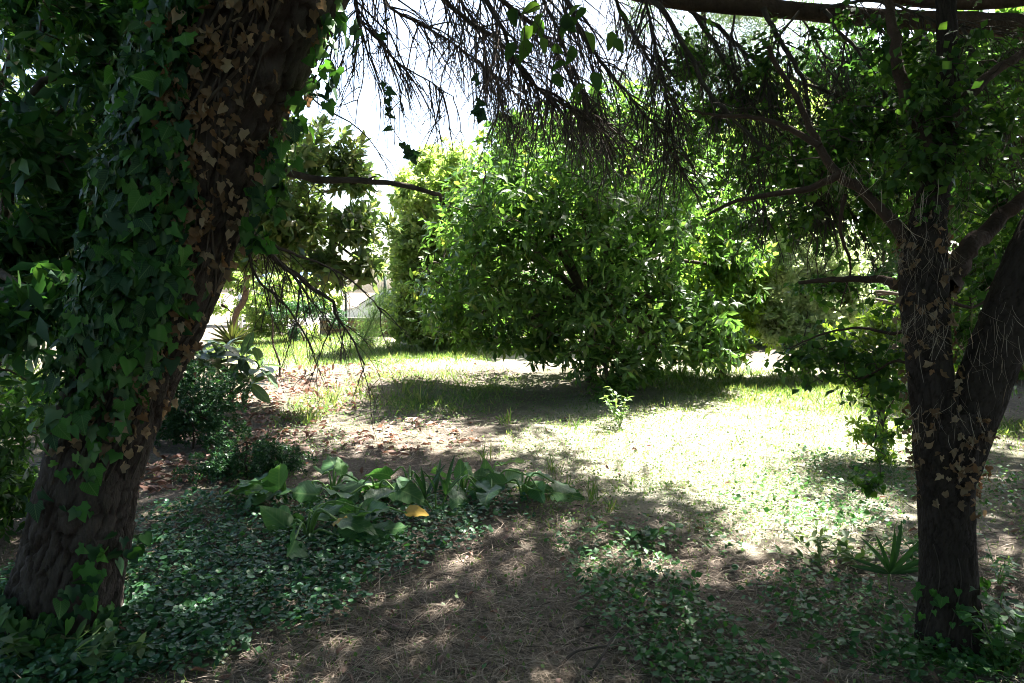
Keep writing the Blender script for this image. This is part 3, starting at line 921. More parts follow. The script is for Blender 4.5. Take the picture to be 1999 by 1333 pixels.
ivy = thing('ivy', lbase + np.array([.12, -.3, 0]), 'dark green ivy climbing the leaning pine trunk', 'ivy')
n = 6600
y = R.uniform(-250, 1000, n); s = R.uniform(-.02, 1.0, n)
edge = np.interp(y, [-250, 0, 100, 300, 500, 650, 800], [.35, .36, .40, .62, .80, .85, .75])
den = (s < edge + R.normal(size=n) * .05) * np.interp(y, [-250, 560, 700, 800, 860, 1000], [1, 1, .75, .4, .06, .0])
den *= .45 + .8 * vnoise(np.column_stack([s * 5, y / 90]), 3)
k = R.random(n) < den
p, d, nm = on_trunk(lsurf, s[k], y[k], .015 + .10 * R.random(k.sum()) ** 1.5)
ln = .03 + .062 * R.random(k.sum()) ** 1.6
# loose ivy at the foot and on the right flank
n2 = 170
s2 = R.uniform(.0, 1.02, n2); y2 = np.where(s2 > .7, R.uniform(1000, 1230, n2), R.uniform(1130, 1240, n2))
p2, d2, m2 = on_trunk(lsurf, s2, y2, .02 + .08 * R.random(n2))
fr_ = R.uniform(0, 1, 130)
p3, d3, m3 = on_trunk(lsurf, np.where(fr_ < .5, 1.0, .97) * np.ones(130), R.uniform(-60, 430, 130), .03 + .10 * R.random(130))
d3 = nrm(d3 + R.normal(size=d3.shape) * .3)
PV, DV, NV, LV = np.concatenate([p, p2, p3]), np.concatenate([d, d2, d3]), np.concatenate([nm, m2, m3]), np.concatenate([ln, R.uniform(.05, .09, n2), R.uniform(.05, .085, 130)])
sel = R.random(len(PV)) < .55
big = pick_large(PV, LV, 300)
leaf_objects('leaf', IVY, 'ivy', M['ivy'], PV[big & sel], DV[big & sel], NV[big & sel], LV[big & sel], ivy)
leaf_objects('leaf', IVY, 'ivy', M['ivydark'], PV[big & ~sel], DV[big & ~sel], NV[big & ~sel], LV[big & ~sel], ivy)
for nm_, sl_, mt_ in (('foliage', ~big & sel, M['ivy']), ('foliage', ~big & ~sel, M['ivydark'])):
    v, f = leaves_mesh(IVY, PV[sl_], DV[sl_], NV[sl_], LV[sl_]); obj(nm_, v, f, mt_, ivy, smooth_=True, kind='stuff')
for i in range(5):
    s0 = R.uniform(.15, .8); yy = np.linspace(R.uniform(760, 1000), -200, 40)
    ss = np.clip(s0 + .12 * np.sin(yy / 170 + i) + .04 * np.sin(yy / 50 + i * 2), .03, .97)
    p, _, _ = on_trunk(lsurf, ss, yy, np.full(40, .012))
    v, f = tubes(p, np.full(40, R.uniform(.004, .009)), 5); obj('stem', v, f, M['stem'], ivy, smooth_=True)
dry = thing('dried_ivy', lbase + np.array([.25, -.2, 0]), 'curled brown dead ivy leaves on the upper right side of the leaning pine', 'dead ivy')
n = 2300
y = R.uniform(-200, 900, n); s = R.uniform(.1, 1.0, n)
edge = np.interp(y, [-250, 0, 100, 300, 500, 650, 800], [.24, .26, .30, .52, .72, .75, .45])
den = (s > edge + R.normal(size=n) * .05) * np.interp(y, [-200, 330, 420, 520, 760, 830, 880], [1, .9, .6, .6, .5, .3, .0])
den *= np.where((s > .82) & (y < 220), .25, 1) * (.35 + .9 * vnoise(np.column_stack([s * 6, y / 70]), 5))
k = R.random(n) < den
p, d, nm = on_trunk(lsurf, s[k], y[k], .01 + .07 * R.random(k.sum()))
nm = nrm(nm + R.normal(size=nm.shape) * .45); d = nrm(d + R.normal(size=d.shape) * .25)
ln = R.uniform(.03, .068, k.sum())
xt = np.array([(95, 960), (100, 1085), (80, 900), (118, 1090), (60, 1100), (105, 965)])
big = pick_large(p, ln, 300)
leaf_objects('leaf', DRY, 'dry', M['dry'], p[big], d[big], nm[big], ln[big], dry)
if (~big).any():
    v, f = leaves_mesh(DRY, p[~big], d[~big], nm[~big], ln[~big]); obj('foliage', v, f, M['dry'], dry, smooth_=True, kind='stuff')
for i in range(8):
    yy = np.linspace(900, -200, 30); ss = np.clip(np.interp(yy, [-250, 100, 300, 500, 900], [.6, .65, .75, .85, .8]) + R.uniform(-.2, .15) + .04 * np.sin(yy / 60 + i), .05, .99)
    p, _, _ = on_trunk(lsurf, ss, yy, np.full(30, .012)); v, f = tubes(p, np.full(30, R.uniform(.003, .006)), 4); obj('stem', v, f, M['twig'], dry)

def strand(pts, d, label, leaf_at, size=(.035, .055)):
    q = px_path(pts, d, d, 26)
    t = thing('hanging_ivy', q[0], label, 'ivy')
    v, f = tubes(q, np.full(26, .0016), 4); obj('stem', v, f, M['stem'], t)
    at = np.array([q[int(a * 25)] for a in leaf_at]); k = len(at)
    dr = nrm(R.normal(size=(k, 3)) * [1, .5, .6] + np.array([0, 0, -.3])); nm = nrm(R.normal(size=(k, 3)) * .4 + np.array([0, -1, .3]))
    leaf_objects('leaf', IVY, 'ivy', M['ivydark'], at, dr, nm, R.uniform(size[0], size[1], k), t)
strand([(762, 0), (757, 25), (752, 100), (750, 150), (757, 200), (764, 245), (790, 285), (802, 300), (820, 318)], 3.2, 'thin dangling ivy strand with small dark leaves against the open sky',
       [.18, .2, .42, .45, .48, .5, .55, .57, .59, .65, .74, .76, .8, .82, .85, .88, .9, .94, .98])
strand([(925, 110), (928, 170), (930, 195), (938, 215), (935, 235)], 3.6, 'short ivy tip hanging from bare branches just above the central shrub', [.2, .55, .7, .75, .8, .85, .9, .95, .98], (.045, .07))
# climber with heart-shaped leaves caught in the bare branches
cl = thing('climbing_vine', P(1100, 100, 3.9), 'bright green heart-shaped leaves of a climber dangling among the bare branches', 'climber')
q = px_path([(1120, -60), (1080, 20), (1060, 80), (1010, 100)], 3.9, 3.9, 16); v, f = tubes(q, np.full(16, .002), 4); obj('stem', v, f, M['stem'], cl)
q = px_path([(1080, 20), (1130, 70), (1140, 130), (1130, 190)], 3.9, 3.9, 16); v, f = tubes(q, np.full(16, .002), 4); obj('stem', v, f, M['stem'], cl)
CV = [(1000, 15), (1012, 30), (1055, 10), (1040, 50), (1015, 60), (1030, 75), (1005, 82), (1058, 72), (1010, 105), (1035, 90), (1078, 90), (1112, 45), (1125, 35), (1142, 60), (1120, 88), (1105, 120), (1078, 145), (1160, 140), (1125, 180), (1145, 165), (1098, 30), (1200, 75), (1205, 20), (1195, 60), (1060, 25), (1048, 35), (1145, 15), (1138, 8)]
pos = np.array([P(x, y, 3.9 + random.uniform(-.15, .15)) for x, y in CV]); k = len(pos)
leaf_objects('leaf', LT['heart'], 'heart', M['round'], pos, nrm(R.normal(size=(k, 3)) * [.6, .4, .3] + np.array([-.2, 0, -.9])), nrm(R.normal(size=(k, 3)) * .6 + np.array([0, -.8, .4])), R.uniform(.075, .125, k), cl)
#@@PART3
# ------------------------------------------------------------------ forked tree on the right
fb = G(1852, 1262)
fork = thing('forked_tree', fb, 'dark trunk forking into two limbs with hanging round green leaves', 'tree')
FD = fb[1]
main = np.array([P(1856, 1330, FD), P(1853, 1262, FD), P(1850, 1100, FD), P(1846, 960, FD), P(1848, 870, FD), P(1850, 800, FD)])
tv, tf, fsurf = bark_trunk(main, [.150, .118, .100, .098, .118, .118], .020, .055, .007, 120, 190, .28, 12)
plate_attr(obj('trunk', tv, tf, M['bark2'], fork, smooth_=True))
stemL = np.array([P(1838, 900, FD), P(1822, 780, FD), P(1812, 690, FD + .03), P(1806, 600, FD + .06), P(1802, 520, FD + .1), P(1812, 430, FD + .12), P(1832, 330, FD + .15), P(1850, 220, FD + .2), P(1850, 80, FD + .3), P(1840, -120, FD + .4)])
tv, tf, ssurf = bark_trunk(stemL, [.08, .084, .080, .088, .088, .066, .052, .042, .036, .025], .020, .055, .007, 90, 200, 0, 13)
plate_attr(obj('limb', tv, tf, M['bark2'], fork, smooth_=True))
stemR = np.array([P(1862, 930, FD), P(1890, 830, FD), P(1930, 720, FD), P(1975, 610, FD - .02), P(2020, 500, FD - .05), P(2090, 330, FD), P(2120, 100, FD + .2), P(2100, -200, FD + .4)])
tv, tf, _ = bark_trunk(stemR, [.085, .098, .098, .098, .095, .085, .07, .05], .020, .055, .007, 90, 170, 0, 14)
plate_attr(obj('limb', tv, tf, M['bark2'], fork, smooth_=True))
def limb(parent, pts, d0, d1, r0, r1, n=22):
    q = px_path(pts, d0, d1, n); q[1:-1] += R.normal(size=(n - 2, 3)) * r0 * .15
    v, f = tubes(q, np.linspace(r0, r1, n), 9); return obj('limb', v, f, M['limb'], parent, smooth_=True), q
LQ = []
for a in ([(1795, 520), (1760, 556), (1735, 548), (1690, 545), (1610, 546), (1560, 552)], .028, .008), ([(1800, 500), (1745, 440), (1690, 380), (1625, 330), (1590, 270), (1560, 200), (1500, 90)], .030, .010), \
         ([(1830, 330), (1790, 240), (1760, 150), (1740, 40), (1720, -60)], .04, .015), ([(1850, 560), (1880, 500), (1940, 440), (2020, 370)], .05, .03), \
         ([(1640, 340), (1580, 368), (1500, 380), (1430, 395), (1380, 420)], .018, .006), ([(1600, 285), (1540, 250), (1480, 230), (1400, 225), (1340, 215)], .015, .005), \
         ([(1790, 640), (1740, 650), (1680, 640), (1610, 650), (1540, 680)], .009, .003), ([(1800, 720), (1750, 705), (1710, 725), (1670, 745)], .008, .003), \
         ([(1850, 250), (1900, 180), (1970, 120), (2060, 80)], .03, .015), ([(1650, 380), (1640, 450), (1660, 520), (1640, 600)], .010, .003), ([(1780, 620), (1850, 590), (1900, 600), (1960, 560)], .012, .004):
    _, qq = limb(fork, a[0], FD + .1, FD + .35, a[1], a[2]); LQ.append(qq)
FL = [lob(1500, 180, 4.5, .42, .5, .35), lob(1620, 300, 4.4, .5, .5, .4), lob(1480, 330, 4.5, .36, .4, .3), lob(1720, 220, 4.4, .6, .6, .45), lob(1880, 200, 4.4, .6, .6, .5), lob(1400, 230, 4.7, .3, .4, .3), lob(1350, 130, 4.8, .22, .4, .25),
      lob(1950, 380, 4.1, .45, .5, .4), lob(1700, 420, 4.3, .42, .4, .3), lob(1600, 440, 4.4, .3, .3, .15), lob(1640, 690, 3.6, .26, .25, .16), lob(1700, 740, 3.5, .22, .25, .2), lob(1560, 700, 3.7, .16, .2, .12), lob(1760, 640, 3.6, .2, .2, .16),
      lob(1930, 560, 4.0, .35, .3, .3), lob(1740, 850, 3.5, .10, .2, .16), lob(1700, 950, 3.6, .09, .2, .10), lob(2000, 480, 4.0, .3, .3, .3), lob(1450, 440, 4.6, .26, .3, .14), lob(1820, 330, 3.2, .3, .2, .3), lob(1930, 250, 3.3, .3, .2, .3), lob(1750, 100, 3.6, .4, .3, .25), lob(1640, 560, 4.2, .25, .3, .12), lob(1890, 640, 3.6, .14, .2, .22), lob(1880, 540, 3.7, .2, .2, .2), lob(1800, 180, 3.2, .3, .2, .3), lob(1660, 260, 3.8, .35, .3, .3), lob(1560, 330, 3.9, .3, .3, .3)]
p, o = sample_lobes(FL, 4700, 1.0, .42, 3.8, 21)
nodes = np.concatenate(LQ)
s_ = p[R.choice(len(p), 900, replace=False)]
v, f = twig_tree(nodes, s_, .007, .0022); obj('twigs', v, f, M['stem'], fork, kind='stuff')
pos, dr, nm, ln = shoots(p, o, 4, (.030, .056), (40, 100), 0, 1.6)
dr = nrm(dr + np.array([0, 0, -.45]))
leafy(fork, LT['round3'], 'round3', M['round'], pos, dr, nm, ln, 300)
# dead leaves and dry needles stuck on the fork
dl = thing('dried_climber', fb + np.array([0, -.12, 0]), 'withered brown climber leaves clinging around the fork of the right trunk', 'dead ivy')
PPv = []; 
for (surf, n, y0, y1) in ((fsurf, 120, .55, 1.0), (ssurf, 150, .05, .6)):
    ss = R.uniform(0, 1, n); ss = np.where(R.random(n) < .35, np.where(R.random(n) < .5, .0, 1.0), ss); tt = R.uniform(y0, y1, n)
    ang = -np.pi + np.arccos(1 - 2 * ss); pp_, nn_, _ = surf(ang, tt); PPv.append((pp_ + nn_ * (.008 + .035 * R.random(n))[:, None], nn_))
pp_ = np.concatenate([a for a, b in PPv]); nn_ = np.concatenate([b for a, b in PPv]); k = len(pp_)
leaf_objects('leaf', DRY, 'dry', M['dry'], pp_, nrm(np.array([0, 0, -.7]) + R.normal(size=(k, 3)) * .45), nrm(nn_ + R.normal(size=(k, 3)) * .5), R.uniform(.025, .05, k), dl)
fi = thing('ivy', fb + np.array([.05, -.15, 0]), 'young green ivy around the foot of the forked trunk', 'ivy')
k = 210
ang = R.uniform(-np.pi, 0, k); tt = .08 + .30 * R.random(k) ** 2.2
pp_, nn_, _ = fsurf(ang, tt); pp_ = pp_ + nn_ * (.01 + .09 * R.random(k) * (1 - tt * 2))[:, None]
pp_[:, 2] = np.maximum(pp_[:, 2], height(pp_[:, 0], pp_[:, 1]) + .03)
leaf_objects('leaf', IVY, 'ivy', M['ivy'], pp_, nrm(np.array([0, 0, -.5]) + nn_ * .5 + R.normal(size=(k, 3)) * .4), nrm(nn_ + np.array([0, 0, .5]) + R.normal(size=(k, 3)) * .4), R.uniform(.025, .055, k), fi)
for a0 in (-2.6, -1.9, -1.2, -.5):
    tq = np.linspace(.06, R.uniform(.3, .5), 16); q, _, _ = fsurf(a0 + .25 * np.sin(tq * 20), tq); v, f = tubes(q, np.linspace(.004, .002, 16), 4); obj('stem', v, f, M['stem'], fi)
cn = []
for (px, py, sx, sz, n, d) in ((1800, 500, .08, .05, 160, FD + .02), (1770, 440, .06, .08, 100, FD), (1840, 400, .06, .08, 100, FD + .06), (1800, 620, .06, .05, 160, FD - .06), (1930, 660, .06, .10, 120, FD - .1), (1650, 340, .06, .04, 90, FD + .12), (1850, 800, .08, .05, 90, FD - .12)):
    c_ = P(px, py, d - .05); n = int(n * .6); cn.append(c_ + R.normal(size=(n, 3)) * np.array([sx, .07, sz]))
cn = np.concatenate(cn); k = len(cn)
bl = [leaf_t(.008, 4, 0, .5), leaf_t(.008, 4, 0, .2), leaf_t(.009, 4, 0, .9)]
v, f = leaves_mesh(bl, cn, nrm(R.normal(size=(k, 3)) * [.5, .4, .4] + np.array([0, 0, -1.2])), rand_dir(k), R.uniform(.05, .12, k))
o_ = obj('dry_needles', v, f, M['straw'], kind='stuff'); o_['label'] = 'tangle of brown pine needles caught in the forked trunk'

# ------------------------------------------------------------------ central shrub
cb = G(1160, 745)
CD = cb[1]
D = CD
k_ = CD / 9.2
def clob(px, py, dd, rx, ry, rz):
    return lob(px, py, D + dd, rx * k_, ry * k_, rz * k_)
broad_tree('broadleaf_shrub', 'wide leafy green shrub in the middle of the clearing, branches sweeping to the ground', 'shrub', cb,
    [clob(1000, 370, .2, .9, 1.1, .55), clob(1130, 310, .5, 1.0, 1.2, .6), clob(1260, 330, .5, .9, 1.1, .6), clob(940, 470, 0, .75, 1.0, .7), clob(1080, 450, 0, 1.2, 1.4, .9), clob(1250, 450, 0, 1.1, 1.3, .9), clob(1390, 430, .3, .75, .9, .8), clob(1430, 520, .4, .5, .9, .6),
     clob(870, 580, 0, .45, .8, .5), clob(1010, 590, -.3, .9, .9, .5), clob(1160, 600, -.5, 1.0, .9, .55), clob(1320, 600, -.4, .9, .9, .6), clob(890, 645, 0, .4, .7, .22), clob(980, 665, -.4, .45, .6, .2), clob(1070, 675, -.6, .45, .6, .25), clob(1150, 690, -.8, .45, .6, .3), clob(1220, 710, -1.0, .4, .5, .32), clob(1290, 690, -.7, .5, .6, .28), clob(1380, 685, -.5, .5, .6, .28), clob(1190, 765, -1.3, .22, .3, .2), clob(1120, 640, .9, 1.3, .8, .35), clob(1330, 640, .8, .9, .8, .35)],
    M['shrub'], 5400, 5, (.09, .19), 'lance3', .10, .62, .40, 2.3, .15, (45, 95), 300, 360, seed=3, back=1.1, hang=.18, trunk_to=P(1150, 600, D))

b = G(1410, 735)
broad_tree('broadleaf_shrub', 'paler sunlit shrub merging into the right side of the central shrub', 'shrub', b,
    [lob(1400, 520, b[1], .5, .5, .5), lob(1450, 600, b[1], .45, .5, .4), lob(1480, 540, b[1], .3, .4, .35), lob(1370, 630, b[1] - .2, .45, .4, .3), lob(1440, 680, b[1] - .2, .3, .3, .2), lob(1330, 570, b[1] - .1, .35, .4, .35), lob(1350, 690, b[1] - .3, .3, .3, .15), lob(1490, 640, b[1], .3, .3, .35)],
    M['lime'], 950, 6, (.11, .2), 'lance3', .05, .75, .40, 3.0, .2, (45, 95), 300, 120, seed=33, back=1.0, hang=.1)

# ------------------------------------------------------------------ magnolia behind the pine
mb = G(428, 690)
D = 9.5
broad_tree('magnolia_tree', 'glossy-leaved magnolia tree with brownish leaf undersides behind the leaning pine', 'tree', mb,
    [lob(600, 310, D, .85, .9, .42), lob(690, 350, D, .34, .5, .5), lob(620, 420, D - .2, .8, .8, .5), lob(520, 380, D - .3, .75, .8, .7), lob(690, 450, D - .3, .42, .5, .4), lob(640, 520, D - .4, .5, .5, .28), lob(715, 520, D - .5, .24, .3, .32), lob(480, 500, D - .2, .6, .6, .45), lob(560, 250, D + .2, .5, .6, .3)],
    M['magnolia'], 1250, 6, (.12, .20), 'lance3', .07, 1.0, .46, 3.0, .25, (45, 95), 300, 200, seed=9, back=.8, stem=M['limb'])

# ------------------------------------------------------------------ laurel on the far left
lb = G(-150, 1080); lb = np.array([-4.1, 4.9, float(height(-4.1, 4.9))])
broad_tree('laurel_tree', 'dark laurel tree with large glossy leaves filling the left edge behind the leaning pine', 'tree', lb,
    [lob(60, 60, 4.6, .75, .6, .55), lob(-30, -10, 4.5, .5, .5, .45), lob(200, 130, 4.3, .5, .5, .5), lob(-60, 260, 4.4, .6, .5, .6), lob(110, 320, 4.3, .55, .5, .45), lob(50, 480, 4.2, .45, .5, .4), lob(20, 630, 3.3, .32, .3, .24), lob(110, 590, 3.35, .20, .2, .20), lob(-80, 600, 4.2, .6, .5, .6), lob(230, 20, 4.4, .5, .5, .4), lob(300, 200, 4.4, .3, .4, .5), lob(200, 430, 4.3, .3, .4, .4)],
    M['laurel'], 1600, 5, (.10, .16), 'lance3', .07, .95, .46, 2.8, .1, (40, 100), 300, 260, seed=5, back=1.4, hang=.15)

# ------------------------------------------------------------------ background trees and shrubs
def bt(name, label, cat, basepx, based, lobes, mat, n, k, L, leaf='far', **kw):
    if leaf == 'far': L = (L[0] * 1.1, L[1] * 1.15); n = int(n * 1.45)
    b = P(basepx, 600, based); b[2] = float(height(b[0], b[1]))
    return broad_tree(name, label, cat, b, lobes, mat, n, k, L, leaf, **kw)
D = 15
bt('pale_tree', 'pale yellowish green tree left of the central shrub against the sky', 'tree', 830, D, [lob(830, 400, D, .7, .8, .75), lob(870, 330, D + .5, .75, .8, .5), lob(800, 500, D, .55, .7, .8), lob(840, 580, D - .5, .75, .7, .65), lob(780, 600, D, .3, .5, .4), lob(900, 500, D, .8, .8, .9), lob(800, 630, D - .3, .5, .5, .4), lob(870, 640, D - .5, .6, .5, .4)], M['pale'], 3600, 6, (.07, .12), ntw=80, seed=11, nscale=2.8, thin=.4)
D = 16.5
bt('background_tree', 'tall green tree rising behind the central shrub', 'tree', 1120, D, [lob(1050, 300, D, 1.3, 1.2, .9), lob(1200, 260, D, 1.2, 1.2, 1.0), lob(1330, 330, D, 1.3, 1.2, 1.3), lob(1150, 450, D, 1.9, 1.2, 1.3), lob(950, 430, D - .5, 1.1, 1, .9), lob(1480, 480, D - .5, 1.2, 1, 1.3), lob(900, 560, D, 1, 1, .8)], M['shrub'], 4300, 6, (.11, .18), ntw=80, seed=12)
D = 11.5
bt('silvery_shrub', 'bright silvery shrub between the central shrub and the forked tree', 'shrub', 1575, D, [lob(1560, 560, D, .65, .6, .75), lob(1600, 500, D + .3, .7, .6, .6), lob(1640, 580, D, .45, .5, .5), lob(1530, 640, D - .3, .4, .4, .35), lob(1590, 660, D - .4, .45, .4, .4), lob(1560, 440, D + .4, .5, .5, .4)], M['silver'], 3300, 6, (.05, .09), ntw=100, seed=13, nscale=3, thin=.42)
D = 6.4
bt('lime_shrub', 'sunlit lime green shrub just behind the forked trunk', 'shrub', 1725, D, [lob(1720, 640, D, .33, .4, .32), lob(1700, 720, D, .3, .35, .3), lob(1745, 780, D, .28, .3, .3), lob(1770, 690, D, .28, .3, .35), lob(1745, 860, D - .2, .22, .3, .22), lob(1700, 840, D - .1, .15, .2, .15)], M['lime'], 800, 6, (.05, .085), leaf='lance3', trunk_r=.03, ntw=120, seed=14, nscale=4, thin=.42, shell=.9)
D = 18
bt('background_tree', 'green tree behind the bare branches right of the central shrub', 'tree', 1440, D, [lob(1440, 360, D, 1.5, 1.2, 1.2), lob(1520, 260, D, 1.2, 1.2, 1.1), lob(1400, 480, D, 1.4, 1.1, 1.1), lob(1560, 420, D, 1.2, 1, 1)], M['pale'], 3000, 6, (.10, .16), ntw=70, seed=15, nscale=2.2, thin=.42)
D = 20
bt('background_tree', 'shady deep green tree filling the space behind the left stem of the fork', 'tree', 1700, D, [lob(1690, 300, D, 1.9, 1.3, 1.7), lob(1800, 180, D, 2.0, 1.3, 1.5), lob(1720, 470, D, 1.7, 1.3, 1.3), lob(1640, 160, D, 1.4, 1.3, 1.3), lob(1690, 590, D, 1, 1, .9)], M['deep'], 3600, 6, (.10, .17), ntw=80, seed=16, nscale=2, thin=.42)
D = 11
bt('background_tree', 'green tree at the right edge seen through the fork', 'tree', 1960, D, [lob(1930, 330, D, 1.2, 1, 1.2), lob(2010, 480, D, 1.1, 1, 1.0), lob(1900, 520, D, .7, .8, .8), lob(1960, 150, D, 1.3, 1, 1.1), lob(1900, 650, D, .55, .6, .5), lob(1990, 680, D, .6, .6, .5)], M['shrub'], 2900, 6, (.08, .14), ntw=80, seed=17, nscale=2.4, thin=.42)
D = 7.0
bt('background_shrub', 'loose shrub with sunlit leaves glimpsed between the two forked limbs', 'shrub', 1905, D, [lob(1900, 600, D, .3, .3, .4), lob(1890, 700, D, .22, .3, .3), lob(1960, 420, D + .5, .5, .4, .4)], M['lime'], 330, 6, (.05, .08), leaf='lance', trunk_r=.02, ntw=60, seed=18, shell=.9, nscale=4)
D = 19
bt('hedge_shrub', 'dark hedge shrub closing the clearing behind the central shrub', 'shrub', 1000, D, [lob(900, 610, D, 1.0, .8, .75), lob(1020, 600, D, 1.3, .8, 1.0), lob(1180, 590, D, 1.4, .8, 1.1), lob(1330, 600, D, 1.3, .8, 1.1)], M['deep'], 2800, 6, (.08, .13), ntw=50, seed=19)
D = 15.5
bt('hedge_shrub', 'dark bushes on the shaded bank beyond the sunny grass at right', 'shrub', 1500, D, [lob(1420, 655, D, .8, .7, .5), lob(1500, 665, D - 1, .7, .6, .5), lob(1560, 670, D - 1, .7, .6, .5), lob(1650, 660, D + .5, .8, .7, .7), lob(1760, 620, D, .9, .7, .9), lob(1860, 640, D - 1, .8, .7, .8), lob(1960, 640, D - 2, .9, .7, .8), lob(2000, 690, D - 4, .6, .6, .5), lob(1930, 700, D - 4, .5, .5, .4)], M['deep'], 3200, 6, (.07, .12), ntw=50, seed=20)
D = 12
bt('ivy_mound', 'creeper-covered mound at the foot of the pale tree beside the low wall', 'shrub', 850, D + 3.5, [lob(870, 625, D + 3.3, .6, .6, .4), lob(820, 610, D + 3.8, .4, .5, .55), lob(930, 630, D + 3.3, .6, .5, .35)], M['shrub'], 900, 5, (.08, .12), leaf='far', ntw=20, seed=22, trunk_r=.03)
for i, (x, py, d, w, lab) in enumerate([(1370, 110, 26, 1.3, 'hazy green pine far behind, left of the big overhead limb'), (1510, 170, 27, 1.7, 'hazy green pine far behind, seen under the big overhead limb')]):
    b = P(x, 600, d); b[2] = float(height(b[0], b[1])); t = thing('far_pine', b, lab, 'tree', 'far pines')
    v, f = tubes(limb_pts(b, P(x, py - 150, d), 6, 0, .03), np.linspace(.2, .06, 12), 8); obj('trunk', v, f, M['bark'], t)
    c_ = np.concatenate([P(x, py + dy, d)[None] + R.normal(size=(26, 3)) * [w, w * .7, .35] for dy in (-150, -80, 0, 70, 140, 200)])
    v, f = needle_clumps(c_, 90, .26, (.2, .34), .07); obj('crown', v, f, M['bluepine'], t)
D = 9
bt('background_tree', 'yellow-green sunlit tree glimpsed behind the laurel at the left edge', 'tree', -60, D, [lob(-20, 420, D, .8, .8, .8), lob(70, 560, D, .6, .6, .6), lob(10, 250, D + .5, .9, .8, .8), lob(170, 300, D + 1, .6, .6, .9), lob(40, 760, D - 1, .5, .4, .3)], M['pale'], 1500, 6, (.08, .14), ntw=60, seed=23, thin=.45)
D = 24
bt('background_tree', 'pale distant tree beyond the fence behind the magnolia', 'tree', 500, D, [lob(420, 460, D, 1.8, 1.2, 1.2), lob(540, 480, D, 1.2, 1, .9), lob(300, 430, D, 2, 1.2, 1.6)], M['pale'], 1500, 6, (.12, .2), ntw=40, seed=24, thin=.45)
D = 16
bt('background_shrub', 'loose pale green shrub half hiding the wire fence under the magnolia', 'shrub', 600, D, [lob(560, 600, D, .5, .4, .3), lob(620, 590, D + 1, .5, .4, .3), lob(650, 570, D + 1.2, .35, .4, .3), lob(500, 600, D, .6, .5, .4), lob(450, 560, D, .6, .5, .6), lob(540, 560, D + .5, .6, .5, .35), lob(590, 545, D + .5, .4, .4, .2), lob(500, 640, D, .5, .4, .25), lob(580, 640, D, .4, .4, .2)], M['pale'], 1300, 6, (.06, .10), ntw=60, seed=28, nscale=4, thin=.48, shell=.9, trunk_r=.03)
D = 8.2
bt('background_shrub', 'shaded leafy shrub at the right edge beyond the forked trunk', 'shrub', 2020, D, [lob(1990, 700, D, .35, .4, .35), lob(2050, 740, D, .5, .4, .4), lob(2060, 640, D, .5, .4, .4), lob(1960, 640, D + .4, .3, .3, .3)], M['shrub'], 420, 6, (.07, .11), leaf='lance3', ntw=40, seed=34, trunk_r=.03)
# dark fine-leaved shrubs beside the pine foot
b1 = G(375, 880); b2 = G(480, 935)
broad_tree('fine_leaved_shrub', 'dark fine-leaved shrub close against the right side of the leaning pine', 'shrub', b1, [(b1 + [0, .1, .35], (.42, .35, .36)), (b1 + [-.15, .3, .6], (.3, .3, .25)), (b1 + [.3, 0, .15], (.25, .3, .2)), (b1 + [-.35, .1, .3], (.3, .3, .35)), (b1 + [.15, .3, .5], (.25, .3, .25))], M['fine'], 2600, 8, (.022, .038), 'small', .012, .9, .3, 6, .3, ntw=200, seed=25)
broad_tree('fine_leaved_shrub', 'low bluish green fine-leaved shrub in front of the taller dark one', 'shrub', b2, [(b2 + [0, .1, .14], (.34, .3, .20)), (b2 + [.25, .1, .08], (.25, .25, .14)), (b2 + [-.25, .0, .1], (.25, .25, .14))], M['fine'], 1500, 8, (.02, .034), 'small', .01, .9, .3, 6, .3, ntw=120, seed=26)
b3 = np.array([-3.45, 4.4, float(height(-3.45, 4.4))])
broad_tree('fine_leaved_shrub', 'dark bushy shrub at the left edge behind the leaning pine', 'shrub', b3, [(b3 + [0, 0, .4], (.5, .4, .35)), (b3 + [.3, .3, .25], (.35, .4, .25)), (b3 + [-.5, 0, .4], (.5, .4, .4)), (b3 + [.2, .2, .75], (.4, .35, .3))], M['round'], 800, 6, (.06, .10), 'lance3', .015, .9, .35, 4, .3, ntw=120, seed=29)
# slender sapling under the magnolia
sb = G(545, 735)
D = sb[1]
broad_tree('sapling', 'slender sapling with tiny dark leaves standing in front of the magnolia', 'sapling', sb, [lob(600, 600, D, .30, .3, .16), lob(660, 625, D, .16, .2, .14), lob(540, 610, D, .22, .2, .18), lob(575, 650, D, .10, .2, .12), lob(520, 560, D, .2, .2, .15)], M['fine'], 800, 6, (.03, .05), 'lance3', .016, 1.0, .4, 5, 0, ntw=130, seed=27, trunk_to=P(530, 560, D))
#@@PART4
# ------------------------------------------------------------------ loquat saplings, palms, feathery plant
def rosette_plant(name, label, cat, base, tips, mat, tkey, L, k, stem_r=.012, group=None, spread=(50, 115)):
    t = thing(name, base, label, cat, group)
    for tip in tips:
        q = limb_pts(base - np.array([0, 0, .03]), tip, 5, .05); v, f = tubes(q, np.linspace(stem_r, stem_r * .6, len(q)), 6); obj('stem', v, f, M['stem'], t, smooth_=True)
    p = np.array(tips); o = nrm(np.array([[0, 0, 1.]]) + R.normal(size=(len(p), 3)) * .2)
    pos, dr, nm, ln = shoots(p, o, k, L, spread, .3, .25, .12)
    leaf_objects('leaf', LT[tkey], tkey, mat, pos, nrm(dr + np.array([0, -.1, -.1])), nm, ln, t)
    return t
LT['loquat'] = [leaf_t(.34, 7, .14, .25, peak=.58), leaf_t(.36, 7, .06, .5, peak=.58)]
qb = G(450, 785)
